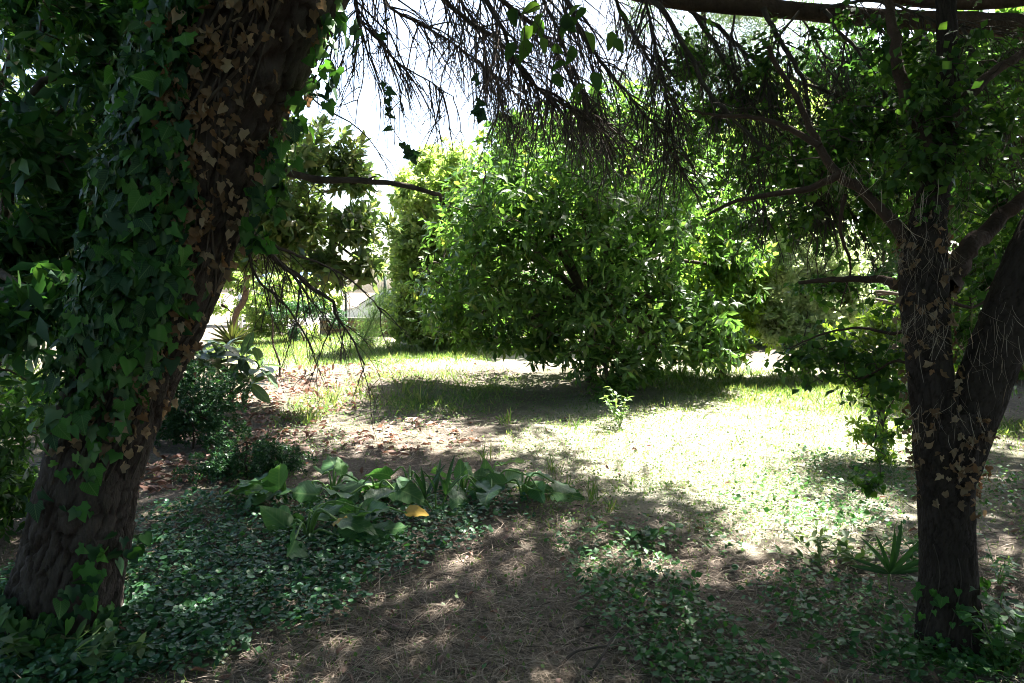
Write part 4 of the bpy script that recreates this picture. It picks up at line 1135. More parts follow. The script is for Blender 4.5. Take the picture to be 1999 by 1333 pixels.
rosette_plant('loquat_sapling', 'young loquat with ribbed blue-green leaves beside the red leaf litter', 'sapling', qb, [P(470, 695, qb[1]), P(508, 712, qb[1] - .1), P(440, 675, qb[1] + .15), P(485, 745, qb[1] - .1), P(450, 735, qb[1] - .15), P(430, 710, qb[1])], M['loquat'], 'loquat', (.26, .38), 12)
qb = G(390, 790)
rosette_plant('loquat_sapling', 'young loquat with pale shiny rosette touching the leaning pine', 'sapling', qb, [P(400, 705, qb[1] - .1), P(385, 690, qb[1])], M['loquat'], 'loquat', (.22, .33), 12)

def fan_palm(label, hub, base, n, L, mat, dirx=1.0, group=None, cat='palm', name='palm_seedling', tilt=.3, spread=150):
    t = thing(name, base, label, cat, group)
    q = limb_pts(base, hub, 5, .04); v, f = tubes(q, np.full(len(q), .005), 5); obj('stalk', v, f, M['stalk'], t)
    a = np.radians(np.linspace(90 - spread / 2, 90 + spread / 2, n)) + R.normal(size=n) * .06
    dr = nrm(np.column_stack([np.cos(a) * dirx, np.full(n, -tilt) + R.normal(size=n) * .12, np.sin(a)]))
    nm = nrm(np.column_stack([-np.cos(a) * .3, np.full(n, -1.0), np.full(n, .5)]))
    LT['pblade'] = [leaf_t(.10, 6, .3, .18, peak=.4), leaf_t(.09, 6, .3, .35, peak=.4)]
    leaf_objects('leaflet', LT['pblade'], 'pblade', mat, np.repeat(hub[None], n, 0), dr, nm, R.uniform(.85, 1.1, n) * L, t)
b = G(1735, 1165)
fan_palm('small fan palm seedling beside the base of the forked trunk', P(1736, 1120, b[1]), b, 9, .24, M['palm'])
b = G(470, 730)
fan_palm('old fan palm leaf with thin stiff blades behind the loquat', P(455, 670, b[1] + .5), b + np.array([0, .5, 0]), 20, .42, M['palmdry'], spread=170)
b = G(850, 1010)
sw = thing('sword_leaf_plant', b, 'upright plant with narrow sword-like leaves among the broad floppy leaves', 'plant')
LT['sword'] = [leaf_t(.10, 6, .25, .15, peak=.45), leaf_t(.085, 6, .25, .4, peak=.45)]
k = 17
aa = R.uniform(0, 6.28, k); el = np.radians(R.uniform(35, 80, k))
hubs = np.array([P(850, 965, b[1]), P(830, 975, b[1] - .05), P(870, 970, b[1])])
for h_ in hubs:
    q = limb_pts(b, h_, 4, 0); v, f = tubes(q, np.full(len(q), .006), 5); obj('stem', v, f, M['stalk'], sw)
dr = np.column_stack([np.cos(aa) * np.cos(el), np.sin(aa) * np.cos(el), np.sin(el)])
leaf_objects('leaf', LT['sword'], 'sword', M['palm'], hubs[R.integers(0, 3, k)], dr, nrm(np.column_stack([-np.cos(aa), -np.sin(aa), np.full(k, 1.0)])), R.uniform(.16, .30, k), sw)
b = P(705, 655, 15.5); b[2] = float(height(b[0], b[1]))
ft = thing('feathery_bush', b, 'feathery bright green bush in front of the low wall', 'bush')
n = 1800
t_ = R.random(n) ** 1.3; p0 = b + np.column_stack([t_ * .5 + R.normal(size=n) * .2 * (1 - t_ * .5), R.normal(size=n) * .2, t_ * 1.1 + R.normal(size=n) * .05])
v, f = leaves_mesh([diamond_t(.05, 0)], p0, nrm(R.normal(size=(n, 3)) * .6 + np.array([.5, 0, .9])), rand_dir(n), R.uniform(.12, .28, n)); obj('foliage', v, f, M['feather'], ft)
v, f = tubes(limb_pts(b, b + np.array([.4, 0, .9]), 5, 0), np.linspace(.02, .005, 10), 5); obj('stem', v, f, M['stem'], ft)

# ------------------------------------------------------------------ broad floppy arum plants
def arum_t(wv, dr, fold):
    n, m = 9, 5
    t = np.linspace(0, 1, n); v = []
    w = np.interp(t, [0, .08, .25, .45, .7, .88, 1], [.12, .30, .36, .33, .22, .10, .004])
    for i in range(n):
        for j in range(m):
            s = (j - 2) / 2
            back = -.10 * max(0, 1 - t[i] * 4) * abs(s)
            v.append((t[i] + back, s * w[i], -dr * t[i] ** 2 + fold * abs(s) * w[i] + wv * abs(s) ** 2 * math.sin(i * 2.3 + (1.3 if s > 0 else 0))))
    f = [(i * m + j, i * m + j + 1, (i + 1) * m + j + 1, (i + 1) * m + j) for i in range(n - 1) for j in range(m - 1)]
    return np.array(v, float), np.array(f)
LT['arum'] = [arum_t(.05, .25, .15), arum_t(.07, .5, .05), arum_t(.04, .1, .5), arum_t(.06, -.15, -.15)]
def arum(px, py, label, nl, Lr=(.2, .31), flat=.85, ups=(), yellow=0):
    b = G(px, py)
    t = thing('arum_plant', b, label, 'plant', 'broad-leaved plants in the creeping violets')
    for i in range(nl):
        a = R.uniform(0, 6.28)
        hor = np.array([math.cos(a), math.sin(a) * .8, 0])
        reach = R.uniform(.08, .36); z = R.uniform(.05, .15) if i > 1 else R.uniform(.12, .2)
        hub = b + hor * reach + np.array([0, 0, z]); hub[2] = float(height(hub[0], hub[1])) + z
        q = resample(np.array([b, b + hor * reach * .35 + np.array([0, 0, z * 1.1 + .03]), hub]), 9)
        v, f = tubes(q, np.linspace(.009, .006, 9), 6); obj('stalk', v, f, M['stalk'], t, smooth_=True)
        d = nrm(hor + R.normal(size=3) * .35 + np.array([0, 0, -.05]))
        m_ = M['yellow'] if i < yellow else M['arum']
        leaf_objects('leaf', LT['arum'], 'arum', m_, hub[None], d[None], nrm(np.array([[0, -.35, 1.]]) + R.normal(size=(1, 3)) * .5), np.array([R.uniform(*Lr) * (.6 if i < yellow else 1)]), t)
    for (ux, uy, L) in ups:
        hub = P(ux, uy, b[1]); q = resample(np.array([b, (b + hub) / 2 + np.array([.01, 0, .02]), hub]), 9)
        v, f = tubes(q, np.linspace(.010, .006, 9), 6); obj('stalk', v, f, M['stalk'], t, smooth_=True)
        leaf_objects('leaf', LT['arum'], 'arum', M['arum'], hub[None], nrm(np.array([[R.normal() * .2, .1, 1.]])), nrm(np.array([[R.normal() * .3, -1., .1]])), np.array([L]), t)
arum(560, 985, 'broad-leaved floppy plant at the left end of the row, nearest the leaf litter', 8)
arum(650, 975, 'floppy plant with one round leaf held upright on a tall pale stalk', 7, ups=[(668, 925, .13)])
arum(735, 990, 'floppy plant with large grey-green leaves in the middle of the row', 8, (.2, .3))
arum(600, 1060, 'floppy plant with a yellowed leaf in front of the row', 9, (.19, .29), yellow=1)
arum(690, 1050, 'floppy plant with long curved stalks lying on the violets', 8, (.18, .27), yellow=1)
arum(800, 965, 'small floppy plant just left of the sword-leaved plant', 5, (.15, .22))
arum(905, 975, 'plant with one pointed leaf standing upright, right of the sword-leaved plant', 5, (.16, .24), ups=[(900, 935, .15)])
arum(960, 965, 'plant with a tall rolled pointed leaf near the right end of the row', 7, (.18, .27), ups=[(952, 940, .17)])
arum(1020, 975, 'low broad-leaved plant at the right end of the row beside the bare soil', 6, (.16, .25))

# ------------------------------------------------------------------ ground cover
def ground_pts(n, x=(-7, 8), y=(1.9, 14), zs=None, seed=0, rough=.5, logd=True, base=0.0):
    if logd:
        yy = np.exp(R.uniform(math.log(y[0]), math.log(y[1]), n))
        fx = R.uniform(-.78, .82, n); xy = np.column_stack([fx * yy, yy])
    else:
        xy = np.column_stack([R.uniform(*x, n), R.uniform(*y, n)])
    if zs is not None:
        xy = xy[R.random(n) < np.maximum(zones_val(zs, xy, seed, rough), base)]
    return np.column_stack([xy, height(xy[:, 0], xy[:, 1])])
def stuff(name, label, v, f, mat):
    o = obj(name, v, f, mat, kind='stuff', smooth_=False); o['label'] = label; return o

VI = [Zone(300, 1140, 330, 150, 1.4), Zone(620, 1080, 230, 80, 1.2), Zone(150, 1290, 330, 70, 1.4), Zone(430, 1010, 170, 60), Zone(850, 1050, 120, 40, .8), Zone(780, 1000, 260, 45, 1), Zone(560, 1180, 160, 50, 1)]
p = ground_pts(90000, y=(1.9, 7), zs=VI, seed=40, rough=.3)
n = len(p); RV = [round_t(8, .5), round_t(8, .2), round_t(9, -.2)]
lift = R.uniform(.015, .085, n)
d = nrm(R.normal(size=(n, 3)) * [1, 1, .25]); nm = nrm(np.array([0, -.15, 1.]) + R.normal(size=(n, 3)) * .35)
v, f = leaves_mesh(RV, p + np.array([0, 0, 1]) * lift[:, None], d, nm, .014 + .03 * R.random(n) ** 1.4)
stuff('violet_ground_cover', 'mat of round blue-green violet leaves around the foot of the leaning pine', v, f, M['violet'])

CO = [Zone(1230, 1140, 130, 110, 1.3), Zone(1330, 1250, 140, 110, 1.4), Zone(1660, 1210, 190, 110, 1.0), Zone(1150, 1060, 90, 40, .9), Zone(1560, 985, 170, 70, .9), Zone(1680, 930, 140, 50, .9), Zone(1430, 1320, 130, 50, 1.1), Zone(1230, 1060, 120, 40, 1), Zone(1800, 1290, 150, 70, 1.2), Zone(1400, 1060, 60, 40, .8), Zone(1960, 950, 150, 80, .9)]
p = ground_pts(60000, y=(1.9, 8), zs=CO, seed=50, rough=.4)
n = len(p); lift = R.uniform(.01, .09, n) 
d = nrm(R.normal(size=(n, 3)) * [1, 1, .3]); nm = nrm(np.array([0, -.1, 1.]) + R.normal(size=(n, 3)) * .4)
v, f = leaves_mesh([leaf_t(.8, 3, .1, .15, peak=.45), leaf_t(.65, 3, .16, .3, peak=.45), leaf_t(.9, 3, .05, .1, peak=.45)], p + np.array([0, 0, 1]) * lift[:, None], d, nm, (.016 + .034 * R.random(n) ** 1.4))
stuff('creeper_ground_cover', 'creeping green leaves spreading over the dry needles in front', v, f, M['cover'])

WE = [Zone(1400, 960, 230, 80, .9), Zone(1500, 1010, 160, 60, .9), Zone(850, 770, 230, 60, 1.2), Zone(1120, 970, 150, 70, .9), Zone(760, 720, 250, 25, 1.1), Zone(620, 800, 70, 60, 1), Zone(600, 880, 90, 60, .9), Zone(1650, 900, 160, 40, 1), Zone(560, 700, 150, 30, 1.2), Zone(1050, 800, 250, 40, .7), Zone(520, 960, 100, 50, .8), Zone(1960, 1000, 120, 120, .7)]
WE += [Zone(1350, 880, 420, 110, 1.0), Zone(1600, 800, 300, 80, 1.1)]
p = ground_pts(170000, y=(2, 17), zs=WE, seed=60, rough=.5, base=.07)
n = len(p); d = nrm(R.normal(size=(n, 3)) * [1, 1, .5] + np.array([0, 0, .4])); nm = nrm(np.array([0, -.1, 1.]) + R.normal(size=(n, 3)) * .5)
sc_ = R.uniform(.010, .026, n) * (1 + p[:, 1] * .035)
v, f = leaves_mesh([diamond_t(.6), diamond_t(.45, .2), diamond_t(.8)], p + np.array([0, 0, 1]) * R.uniform(.004, .06, n)[:, None], d, nm, sc_)
stuff('weed_ground_cover', 'small leafy weeds sprinkled over the clearing', v, f, M['weed'])

GR = [Zone(1480, 760, 260, 45, 1.3), Zone(720, 690, 300, 26, 1.4), Zone(560, 672, 130, 25, 1.4), Zone(850, 760, 210, 50, .8), Zone(1680, 780, 180, 50, 1.2), Zone(1100, 1000, 130, 90, .55), Zone(620, 800, 60, 45, .8), Zone(1980, 860, 120, 50, 1.2), Zone(1000, 680, 200, 14, 1.2), Zone(1350, 720, 150, 20, 1.0), Zone(1500, 850, 220, 40, .45), Zone(1050, 900, 200, 40, .5), Zone(900, 870, 200, 40, .35), Zone(1400, 980, 200, 70, .5)]
GR += [Zone(1400, 860, 420, 110, 1.0), Zone(1500, 800, 300, 60, 1.2)]
p = ground_pts(200000, y=(2, 20), zs=GR, seed=70, rough=.5, base=.06)
n = len(p); far = smooth((p[:, 1] - 5) / 8)
d = nrm(R.normal(size=(n, 3)) * [.5, .5, .1] + np.array([0, 0, .9])); 
v, f = leaves_mesh([diamond_t(.07, .0), diamond_t(.09, .6)], p, d, rand_dir(n), R.uniform(.025, .08, n) * (.8 + .8 * far))
g2 = np.column_stack([R.uniform(-9, 10, 200000), R.uniform(7.5, 21, 200000)])
g2 = g2[R.random(len(g2)) < zones_val(GR[:9], g2, 71, .8) * .9]; n2 = len(g2)
g2 = np.column_stack([g2, height(g2[:, 0], g2[:, 1])])
v2, f2 = leaves_mesh([diamond_t(.09, .0), diamond_t(.12, .6)], g2, nrm(R.normal(size=(n2, 3)) * [.55, .55, .1] + np.array([0, 0, .8])), rand_dir(n2), R.uniform(.05, .15, n2))
v, f = cat_meshes([(v, f), (v2, f2)])
stuff('grass', 'fresh grass in the clearing', v, f, M['grass'])

p = ground_pts(140000, y=(1.8, 10), zs=[Zone(900, 1240, 420, 150, 1.5), Zone(1100, 1100, 320, 110, 1.3), Zone(1420, 1100, 240, 130, 1.2), Zone(1000, 900, 320, 70, 1), Zone(1500, 1250, 300, 120, 1.2), Zone(1950, 1150, 150, 150, 1.2), Zone(1350, 900, 300, 60, .7)], seed=80, rough=.35, base=.12)
n = len(p); d = nrm(R.normal(size=(n, 3)) * [1, 1, .16]); 
v, f = leaves_mesh([diamond_t(.024, 0), diamond_t(.02, 0)], p + np.array([0, 0, 1]) * R.uniform(.004, .028, n)[:, None], d, nrm(np.array([0, 0, 1.]) + R.normal(size=(n, 3)) * .2), R.uniform(.07, .17, n))
stuff('pine_needle_litter', 'brown fallen pine needles carpeting the foreground soil', v, f, M['straw'])

p = ground_pts(75000, y=(3.5, 16), zs=[Zone(1400, 870, 420, 90, 1.5), Zone(1550, 800, 300, 70, 1.4), Zone(1150, 860, 250, 50, 1.0), Zone(1480, 1020, 200, 70, 1.0), Zone(800, 850, 250, 40, .8)], seed=85, rough=.5, base=.01)
n = len(p); d = nrm(R.normal(size=(n, 3)) * [1, 1, .22])
v, f = leaves_mesh([diamond_t(.06, 0), diamond_t(.05, 0)], p + np.array([0, 0, 1]) * R.uniform(.004, .03, n)[:, None], d, nrm(np.array([0, 0, 1.]) + R.normal(size=(n, 3)) * .3), R.uniform(.04, .12, n))
stuff('dry_grass', 'pale dry cut grass lying in the sunny part of the clearing', v, f, M['hay'])

p = ground_pts(5200, y=(1.9, 9)); n = len(p); d = nrm(R.normal(size=(n, 3)) * [1, 1, .12])
v, f = leaves_mesh([diamond_t(.05, .5), diamond_t(.035, -.5)], p + np.array([0, 0, .012]), d, rand_dir(n), R.uniform(.04, .16, n))
stuff('twig_litter', 'tiny broken twigs and bark crumbs strewn over the soil', v, f, M['twig'])

LI = [Zone(580, 775, 140, 50, 1.4), Zone(400, 915, 150, 35, 1.3), Zone(330, 935, 100, 28, 1.4), Zone(780, 860, 170, 40, .6), Zone(640, 735, 180, 25, 1.1), Zone(560, 850, 100, 50, .8), Zone(480, 800, 160, 60, 1.2)]
p = ground_pts(34000, y=(2, 14), zs=LI, seed=90, rough=.35, base=.025)
n = len(p); d = nrm(R.normal(size=(n, 3)) * [1, 1, .25]); nm = nrm(np.array([0, 0, 1.]) + R.normal(size=(n, 3)) * .4)
ln = R.uniform(.05, .12, n) * np.where(zones_val(LI, p[:, :2], 90, .4) > .05, 1, .6); pos = p + np.array([0, 0, 1]) * R.uniform(.012, .045, n)[:, None]
big = pick_large(pos, ln, 300)
v, f = leaves_mesh(LT['litter'], pos[~big], d[~big], nm[~big], ln[~big])
stuff('leaf_litter', 'reddish brown fallen leaves covering the soil under the magnolia', v, f, M['litter'])
ANCH = [((330, 935), 'against the foot of the leaning pine'), ((380, 920), 'behind the violets beside the leaning pine'), ((430, 900), 'in front of the dark fine-leaved shrub'), ((520, 930), 'beside the low bluish shrub'), ((560, 880), 'behind the left end of the broad-leaved plants'), ((580, 775), 'in the sunny patch of leaf litter'), ((520, 790), 'below the loquat rosettes'), ((560, 835), 'at the near rim of the sunny leaf litter'),
        ((650, 745), 'at the far rim of the sunny leaf litter'), ((650, 850), 'between the leaf litter and the grass clumps'), ((720, 870), 'on the bare soil behind the upright round leaf'), ((820, 860), 'on the bare soil in the middle of the clearing'), ((930, 860), 'on the soil behind the tall grass tuft'), ((400, 1000), 'lying on the violets near the pine'), ((300, 1150), 'among the violets at the pine foot'), ((550, 1120), 'among the violets in front of the yellowed leaf'), ((750, 1090), 'at the right rim of the violets'),
        ((800, 1200), 'on the needles at the front'), ((950, 1150), 'on the bare needle patch in the centre'), ((1000, 1290), 'near the lower edge in the centre'), ((600, 1290), 'near the lower edge left of centre'), ((1100, 1050), 'on the soil right of the broad-leaved plants'), ((1250, 1150), 'in the foreground creeper'), ((1450, 1180), 'on the dark needles right of the creeper'), ((1300, 950), 'in the sunny grass of the clearing'), ((1650, 1150), 'near the palm seedling'), ((1950, 1100), 'right of the forked trunk'), ((150, 1290), 'among the weeds in the lower left corner')]
AP = np.array([G(*a[0])[:2] for a in ANCH])
for o_ in leaf_objects('fallen_leaf', LT['litter'], 'litter', M['litter'], pos[big], d[big], nm[big], ln[big], None):
    xy_ = np.array([o_.location.x, o_.location.y])
    shape_ = ('folded', 'arched', 'wavy', 'tightly curled')[LEAFMESH[('litter', M['litter'].name)].index(o_.data)]
    size_ = 'large' if o_.scale.x > .105 else 'small' if o_.scale.x < .075 else 'mid-sized'
    tag(o_, '%s %s brown fallen leaf %s' % (size_, shape_, ANCH[int(np.argmin(((AP - xy_) ** 2).sum(1)))][1]), 'fallen leaf', 'fallen leaves')

# fallen sticks
for i, (a, b_, r, lab) in enumerate([((1090, 1320), (1190, 1290), .007, 'pale broken stick lying on the soil at the lower edge'), ((1150, 1330), (1240, 1240), .006, 'dark forked stick rising from the soil beside the creeper'), ((560, 1010), (430, 1030), .003, 'thin dry twig lying across the violets'), ((150, 1175), (215, 1180), .003, 'pale rootlet twig sticking out from the foot of the leaning pine'), ((1950, 1180), (1999, 1205), .008, 'short grey stick on the needles right of the forked trunk')]):
    A, B_ = G(*a), G(*b_); A[2] += .02; B_[2] += .05
    v, f = tubes(limb_pts(A, B_, 6, .1, .12), np.linspace(r, r * .5, 12), 6); tag(obj('fallen_stick', v, f, M['twig'], base=A, smooth_=True), lab, 'stick', 'fallen sticks')

# tufts and weeds that stand out
TV = [leaf_t(.05, 5, 0, .35), leaf_t(.05, 5, 0, .7), leaf_t(.06, 5, 0, .15)]
LT['tuft'] = TV
def tuft(px, py, n, L, label, mat='grass', up=.9):
    b = G(px, py); t = thing('grass_tuft', b, label, 'grass tuft', 'grass tufts in the clearing')
    d = nrm(R.normal(size=(n, 3)) * [.35, .35, .1] + np.array([0, 0, up]))
    leaf_objects('blade', TV, 'tuft', M[mat], b + R.normal(size=(n, 3)) * [.03, .03, 0], d, nrm(R.normal(size=(n, 3)) + np.array([0, -1, 0])), R.uniform(L * .5, L, n), t)
for a in [(1155, 985, 18, .2, 'fresh grass tuft right of the broad-leaved plants'), (1075, 925, 14, .17, 'grass tuft behind the right end of the broad-leaved plants'), (945, 905, 12, .2, 'tall grass tuft behind the rolled pointed leaf'), (1190, 1000, 12, .15, 'small grass tuft on the needles in mid-clearing'), (820, 790, 22, .3, 'grass tuft in the shade left of the central shrub'), (790, 770, 16, .25, 'small grass tuft at the left rim of the shade'), (1100, 965, 12, .16, 'grass tuft beside the right-end broad leaves'), (990, 830, 12, .22, 'upright grass tuft below the middle of the shade'), (1120, 840, 12, .2, 'wispy grass tuft at the front rim of the shade'), (600, 830, 26, .22, 'bright grass clump on the red leaf litter'), (650, 790, 22, .2, 'sunlit grass clump at the right rim of the leaf litter'), (1330, 745, 26, .3, 'sunlit grass clump under the right side of the central shrub'), (1420, 740, 26, .28, 'sunlit grass clump beyond the dark shadow tip')]:
    tuft(*a)
def weed(px, py, h, n, L, mat, label, tkey='lance', spread=.12, cat='weed', droop=.0, name='weed', group=None):
    b = G(px, py); t = thing(name, b, label, cat, group)
    for i in range(n):
        top = b + np.array([R.normal() * spread, R.normal() * spread, h * R.uniform(.6, 1)])
        q = limb_pts(b, top, 5, .03); v, f = tubes(q, np.linspace(.004, .002, len(q)), 4); obj('stem', v, f, M['stalk'], t)
        k = 9; at = q[R.integers(2, len(q), k)]
        leaf_objects('leaf', LT[tkey], tkey, M[mat], at, nrm(R.normal(size=(k, 3)) * [1, 1, .3] + np.array([0, 0, .25 - droop])), nrm(np.array([0, 0, 1.]) + R.normal(size=(k, 3)) * .3), R.uniform(L * .6, L, k), t)
weed(1210, 835, .42, 9, .10, 'weed', 'tall leafy weed at the front edge of the shade under the central shrub', spread=.16)
weed(60, 1310, .20, 7, .11, 'weed', 'pale leafy weed in the lower left corner', spread=.16)
weed(190, 1325, .14, 5, .11, 'weed', 'leafy weed among the violets right of the corner weed', spread=.12)
weed(1660, 1100, .16, 9, .09, 'weed', 'sunlit weed clump left of the palm seedling', spread=.2)
weed(1600, 1110, .14, 6, .08, 'weed', 'smaller weed clump left of the sunlit one', spread=.14)
weed(1780, 1120, .26, 6, .08, 'cover', 'thin upright weed touching the left side of the forked trunk', spread=.08)
weed(1960, 1300, .28, 9, .08, 'cover', 'creeper leaves catching the sun in the lower right corner', 'round', spread=.16)
weed(1990, 1260, .25, 7, .08, 'cover', 'sunlit creeper sprig at the lower right edge', 'round', spread=.14)
weed(1250, 1060, .12, 7, .07, 'cover', 'raised leafy sprig at the top of the foreground creeper', 'round', spread=.12)
weed(1950, 1150, .22, 5, .08, 'cover', 'shaded leafy seedling right of the forked trunk', spread=.08)
weed(700, 680, .30, 9, .10, 'deep', 'low dark weed at the foot of the wall below the feathery bush', spread=.4)

# ------------------------------------------------------------------ low wall, fence, car and building beyond the garden
def box(c, s):
    c = np.array(c, float); s = np.array(s, float) / 2
    v = np.array([(x, y, z) for x in (-1, 1) for y in (-1, 1) for z in (-1, 1)], float) * s + c
    f = np.array([(0, 1, 3, 2), (4, 6, 7, 5), (0, 4, 5, 1), (2, 3, 7, 6), (0, 2, 6, 4), (1, 5, 7, 3)])
    return v, f
WD = 18.0
M['brick'] = rough_mat('weathered_brick', (.22, .15, .10), (.34, .25, .18), 5, .9, .4, 30)
M['mortar'] = rough_mat('old_mortar', (.18, .15, .12), (.25, .21, .17), 8, .95, .4, 40)
M['coping'] = rough_mat('wall_coping', (.12, .11, .10), (.2, .18, .16), 8, .9, .3, 40)
M['whitewall'] = plain('white_render', (.72, .72, .70), .8)
M['steel'] = plain('green_post_paint', (.04, .06, .05), .5)
M['wire'] = plain('galvanised_wire', (.25, .26, .26), .5)
M['blue'] = plain('blue_sheet', (.09, .16, .36), .5)
M['paint'] = plain('white_car_paint', (.75, .77, .80), .25)
M['glass'] = plain('car_glass', (.04, .05, .06), .08)
M['tyre'] = plain('tyre_rubber', (.02, .02, .02), .8)
M['rim'] = plain('wheel_rim', (.35, .35, .36), .35)
x0, x1 = P(625, 600, WD)[0], P(900, 600, WD)[0]
zb = .40; zt = P(750, 626, WD)[2]
w = thing('low_wall', ((x0 + x1) / 2, WD, zb), 'low weathered brick wall under the wire fence at the back of the clearing', 'wall')
v, f = box(((x0 + x1) / 2, WD, (zb + zt) / 2 - .1), (x1 - x0, .16, zt - zb + .2)); obj('core', v, f, M['mortar'], w)
rows = 5; bh = (zt - zb + .02) / rows; bw = .30
bm_ = {}
def brick_mesh(k):
    vv, ff = box((0, 0, 0), (bw - .02, .05, bh - .016)); vv = vv + np.random.default_rng(k).normal(size=vv.shape) * .006
    me = mesh_np('brick', vv, ff); me.materials.append(M['brick']); return me
bms = [brick_mesh(k) for k in range(5)]
for r_ in range(rows):
    for i in range(int((x1 - x0) / bw)):
        o = bpy.data.objects.new('brick', bms[(i * 3 + r_) % 5]); o.parent = w
        o.location = Vector((x0 + (i + .5 + .5 * (r_ % 2)) * bw - (x0 + x1) / 2, -.095 + R.normal() * .006, zb + (r_ + .5) * bh - zb)); col.objects.link(o)
v, f = box(((x0 + x1) / 2, WD - .02, zt + .04), (x1 - x0, .26, .07)); obj('coping', v, f, M['coping'], w)
fe = thing('wire_fence', ((x0 + x1) / 2, WD, zt + .075), 'chain-link fence with slim posts standing on the low wall', 'fence')
for px in (630, 675, 752, 770, 850):
    xx = P(px, 600, WD)[0]; v, f = box((xx, WD, zt + .62), (.06 if px == 752 else .045, .06, 1.1)); obj('post', v, f, M['steel'], fe)
H_ = 1.05; sp = .085; Q = []
for s in (-1, 1):
    for xs in np.arange(x0 - H_, x1 + H_, sp):
        a = np.array([xs, WD - .035, zt + .09]); b_ = np.array([xs + s * H_, WD - .035, zt + .09 + H_])
        if a[0] < x0 or a[0] > x1 or b_[0] < x0 or b_[0] > x1: continue
        Q.append([a, b_])
Q = np.array(Q); v, f = tubes(Q, np.full((len(Q), 2), .003), 3); obj('wire_mesh', v, f, M['wire'], fe, kind='stuff')
# white lattice screen and blue roof
SD = 21.0
sx0, sx1 = P(470, 600, SD)[0], P(668, 600, SD)[0]; sz0, sz1 = .3, P(600, 566, SD)[2]
scn = thing('lattice_screen', ((sx0 + sx1) / 2, SD, sz0), 'white lattice screen glimpsed behind the hanging twigs at left', 'screen')
Q = []
for s in (-1, 1):
    for xs in np.arange(sx0 - 2, sx1 + 2, .09):
        a = np.array([xs, SD, sz0]); b_ = np.array([xs + s * (sz1 - sz0), SD, sz1])
        lo, hi = sx0, sx1
        if min(a[0], b_[0]) < lo or max(a[0], b_[0]) > hi: continue
        Q.append([a + [0, .012 * s, 0], b_ + [0, .012 * s, 0]])
Q = np.array(Q); v, f = tubes(Q, np.full((len(Q), 2), .017), 4); obj('lattice', v, f, M['whitewall'], scn, kind='stuff')
for (c_, s_) in ((((sx0 + sx1) / 2, SD - .03, sz1), (sx1 - sx0, .06, .07)), ((sx0, SD - .03, (sz0 + sz1) / 2), (.08, .07, sz1 - sz0)), ((sx1, SD - .03, (sz0 + sz1) / 2), (.08, .07, sz1 - sz0))):
    v, f = box(c_, s_); obj('frame', v, f, M['whitewall'], scn)
BD = 27.0
bx0, bx1 = P(480, 600, BD)[0], P(605, 600, BD)[0]; bz1 = P(600, 560, BD)[2]
hb = thing('white_shed', ((bx0 + bx1) / 2, BD + 1.5, .3), 'low white shed with a blue roof beyond the fence', 'shed')
v, f = box(((bx0 + bx1) / 2, BD + 1.5, (bz1 + .3) / 2), (bx1 - bx0, 3, bz1 - .3)); obj('wall', v, f, M['whitewall'], hb)
rz = P(600, 546, BD)[2]
rv = np.array([(bx0 - .2, BD - .2, bz1 + .02), (bx1 + .1, BD - .2, bz1 + .02), (bx1 + .1, BD + 3.2, rz + .3), (bx0 - .2, BD + 3.2, rz + .3)])
rv = np.vstack([rv, rv + [0, 0, .06]])
obj('roof', rv, np.array([(3, 2, 1, 0), (4, 5, 6, 7), (0, 1, 5, 4), (1, 2, 6, 5), (2, 3, 7, 6), (3, 0, 4, 7)]), M['blue'], hb)
for xx in (.25, .5, .75):
    v, f = box((bx0 + (bx1 - bx0) * xx, BD - .02, bz1 - .75), (.7, .06, .6)); wdw = obj('window', v, f, M['whitewall'], hb)
    v, f = box((bx0 + (bx1 - bx0) * xx, BD - .06, bz1 - .75), (.56, .03, .46)); obj('pane', v, f, M['glass'], wdw)
# parked white car seen through the fence
KD = 20.6; kz = .12
kx0 = P(655, 600, KD)[0]
car = thing('parked_car', (kx0 + 2.1, KD, kz), 'white parked car seen through the wire fence', 'car')
prof = [(0, .35), (.0, .72), (.12, .86), (.75, .98), (1.45, 1.42), (2.9, 1.44), (3.75, 1.0), (4.15, .92), (4.2, .35), (3.85, .25), (.3, .25)]
prof = np.array(prof)
nP = len(prof)
wy = [-.85, -.78, .78, .85]
rings = []
for yy, sc2 in ((-.80, .97), (-.84, 1.0), (.84, 1.0), (.80, .97)):
    c_ = np.array([2.1, .75]); q_ = c_ + (prof - c_) * sc2
    tap = np.where(q_[:, 1] > 1.0, .86, 1.0)
    rings.append(np.column_stack([kx0 + q_[:, 0], KD + yy * tap, kz + q_[:, 1]]))
VV = np.concatenate(rings); FF = [(a * nP + i, a * nP + (i + 1) % nP, (a + 1) * nP + (i + 1) % nP, (a + 1) * nP + i) for a in range(3) for i in range(nP)]
body = obj('body', VV, np.array(FF), M['paint'], car)
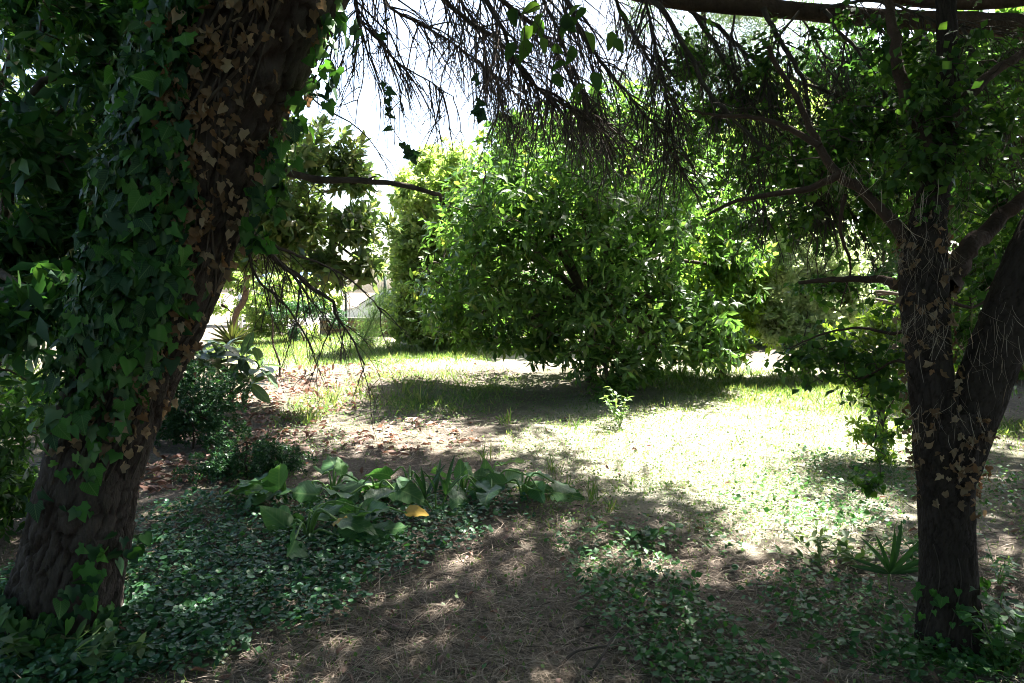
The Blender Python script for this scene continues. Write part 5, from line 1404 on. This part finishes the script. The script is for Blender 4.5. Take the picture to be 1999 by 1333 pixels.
for yy in (-1, 1):
    base_i = 0 if yy < 0 else 3
    ring = rings[base_i]; c0 = ring.mean(0)[None]
    capv = np.vstack([c0, ring]); capf = np.array([(0, 1 + i, 1 + (i + 1) % nP) for i in range(nP)])
    obj('side_panel', capv, capf, M['paint'], car)
    win = np.array([(.98, 1.02), (1.5, 1.36), (2.1, 1.38), (2.1, 1.02)]); win2 = np.array([(2.18, 1.02), (2.18, 1.38), (2.85, 1.37), (3.4, 1.04)])
    for wq in (win, win2):
        yv = KD + yy * .79
        a = np.column_stack([kx0 + wq[:, 0], np.full(4, yv), kz + wq[:, 1]]); b_ = a + [0, yy * .012, 0]
        vv = np.vstack([a, b_]); obj('side_window', vv, np.array([(0, 1, 2, 3), (7, 6, 5, 4), (0, 4, 5, 1), (1, 5, 6, 2), (2, 6, 7, 3), (3, 7, 4, 0)]), M['glass'], car)
    for wx in (.8, 3.35):
        aa = np.linspace(0, 2 * np.pi, 20, endpoint=False)
        for (nm_, r_, dy, mt_) in (('wheel', .31, .0, 'tyre'), ('rim', .2, .03, 'rim')):
            ya, yb = KD + yy * (.70), KD + yy * (.87 + dy)
            v_ = np.vstack([np.column_stack([kx0 + wx + r_ * np.cos(aa), np.full(20, yq), kz + .31 + r_ * np.sin(aa)]) for yq in (ya, yb)] + [[[kx0 + wx, yb, kz + .31]]])
            f_ = [(i, (i + 1) % 20, 20 + (i + 1) % 20, 20 + i) for i in range(20)] + [(20 + i, 20 + (i + 1) % 20, 40, 40) for i in range(20)]
            if nm_ == 'wheel':
                me_ = obj(nm_, v_, np.array(f_[:20]), M[mt_], car); wh = me_
                obj('sidewall', v_, np.array([(20 + i, 20 + (i + 1) % 20, 40) for i in range(20)]), M[mt_], wh)
            else:
                obj(nm_, v_, np.array([(20 + i, 20 + (i + 1) % 20, 40) for i in range(20)]), M[mt_], wh)
ws = np.array([(kx0 + .80, KD - .62, kz + 1.02), (kx0 + .80, KD + .62, kz + 1.02), (kx0 + 1.40, KD + .55, kz + 1.405), (kx0 + 1.40, KD - .55, kz + 1.405)]) + [-.02, 0, .012]
obj('windscreen', np.vstack([ws, ws + [-.01, 0, .015]]), np.array([(0, 1, 2, 3), (7, 6, 5, 4), (0, 4, 5, 1), (1, 5, 6, 2), (2, 6, 7, 3), (3, 7, 4, 0)]), M['glass'], car)
for yy in (-.6, .6):
    v, f = box((kx0 + .02, KD + yy, kz + .68), (.08, .3, .14)); obj('headlight', v, f, M['rim'], car)
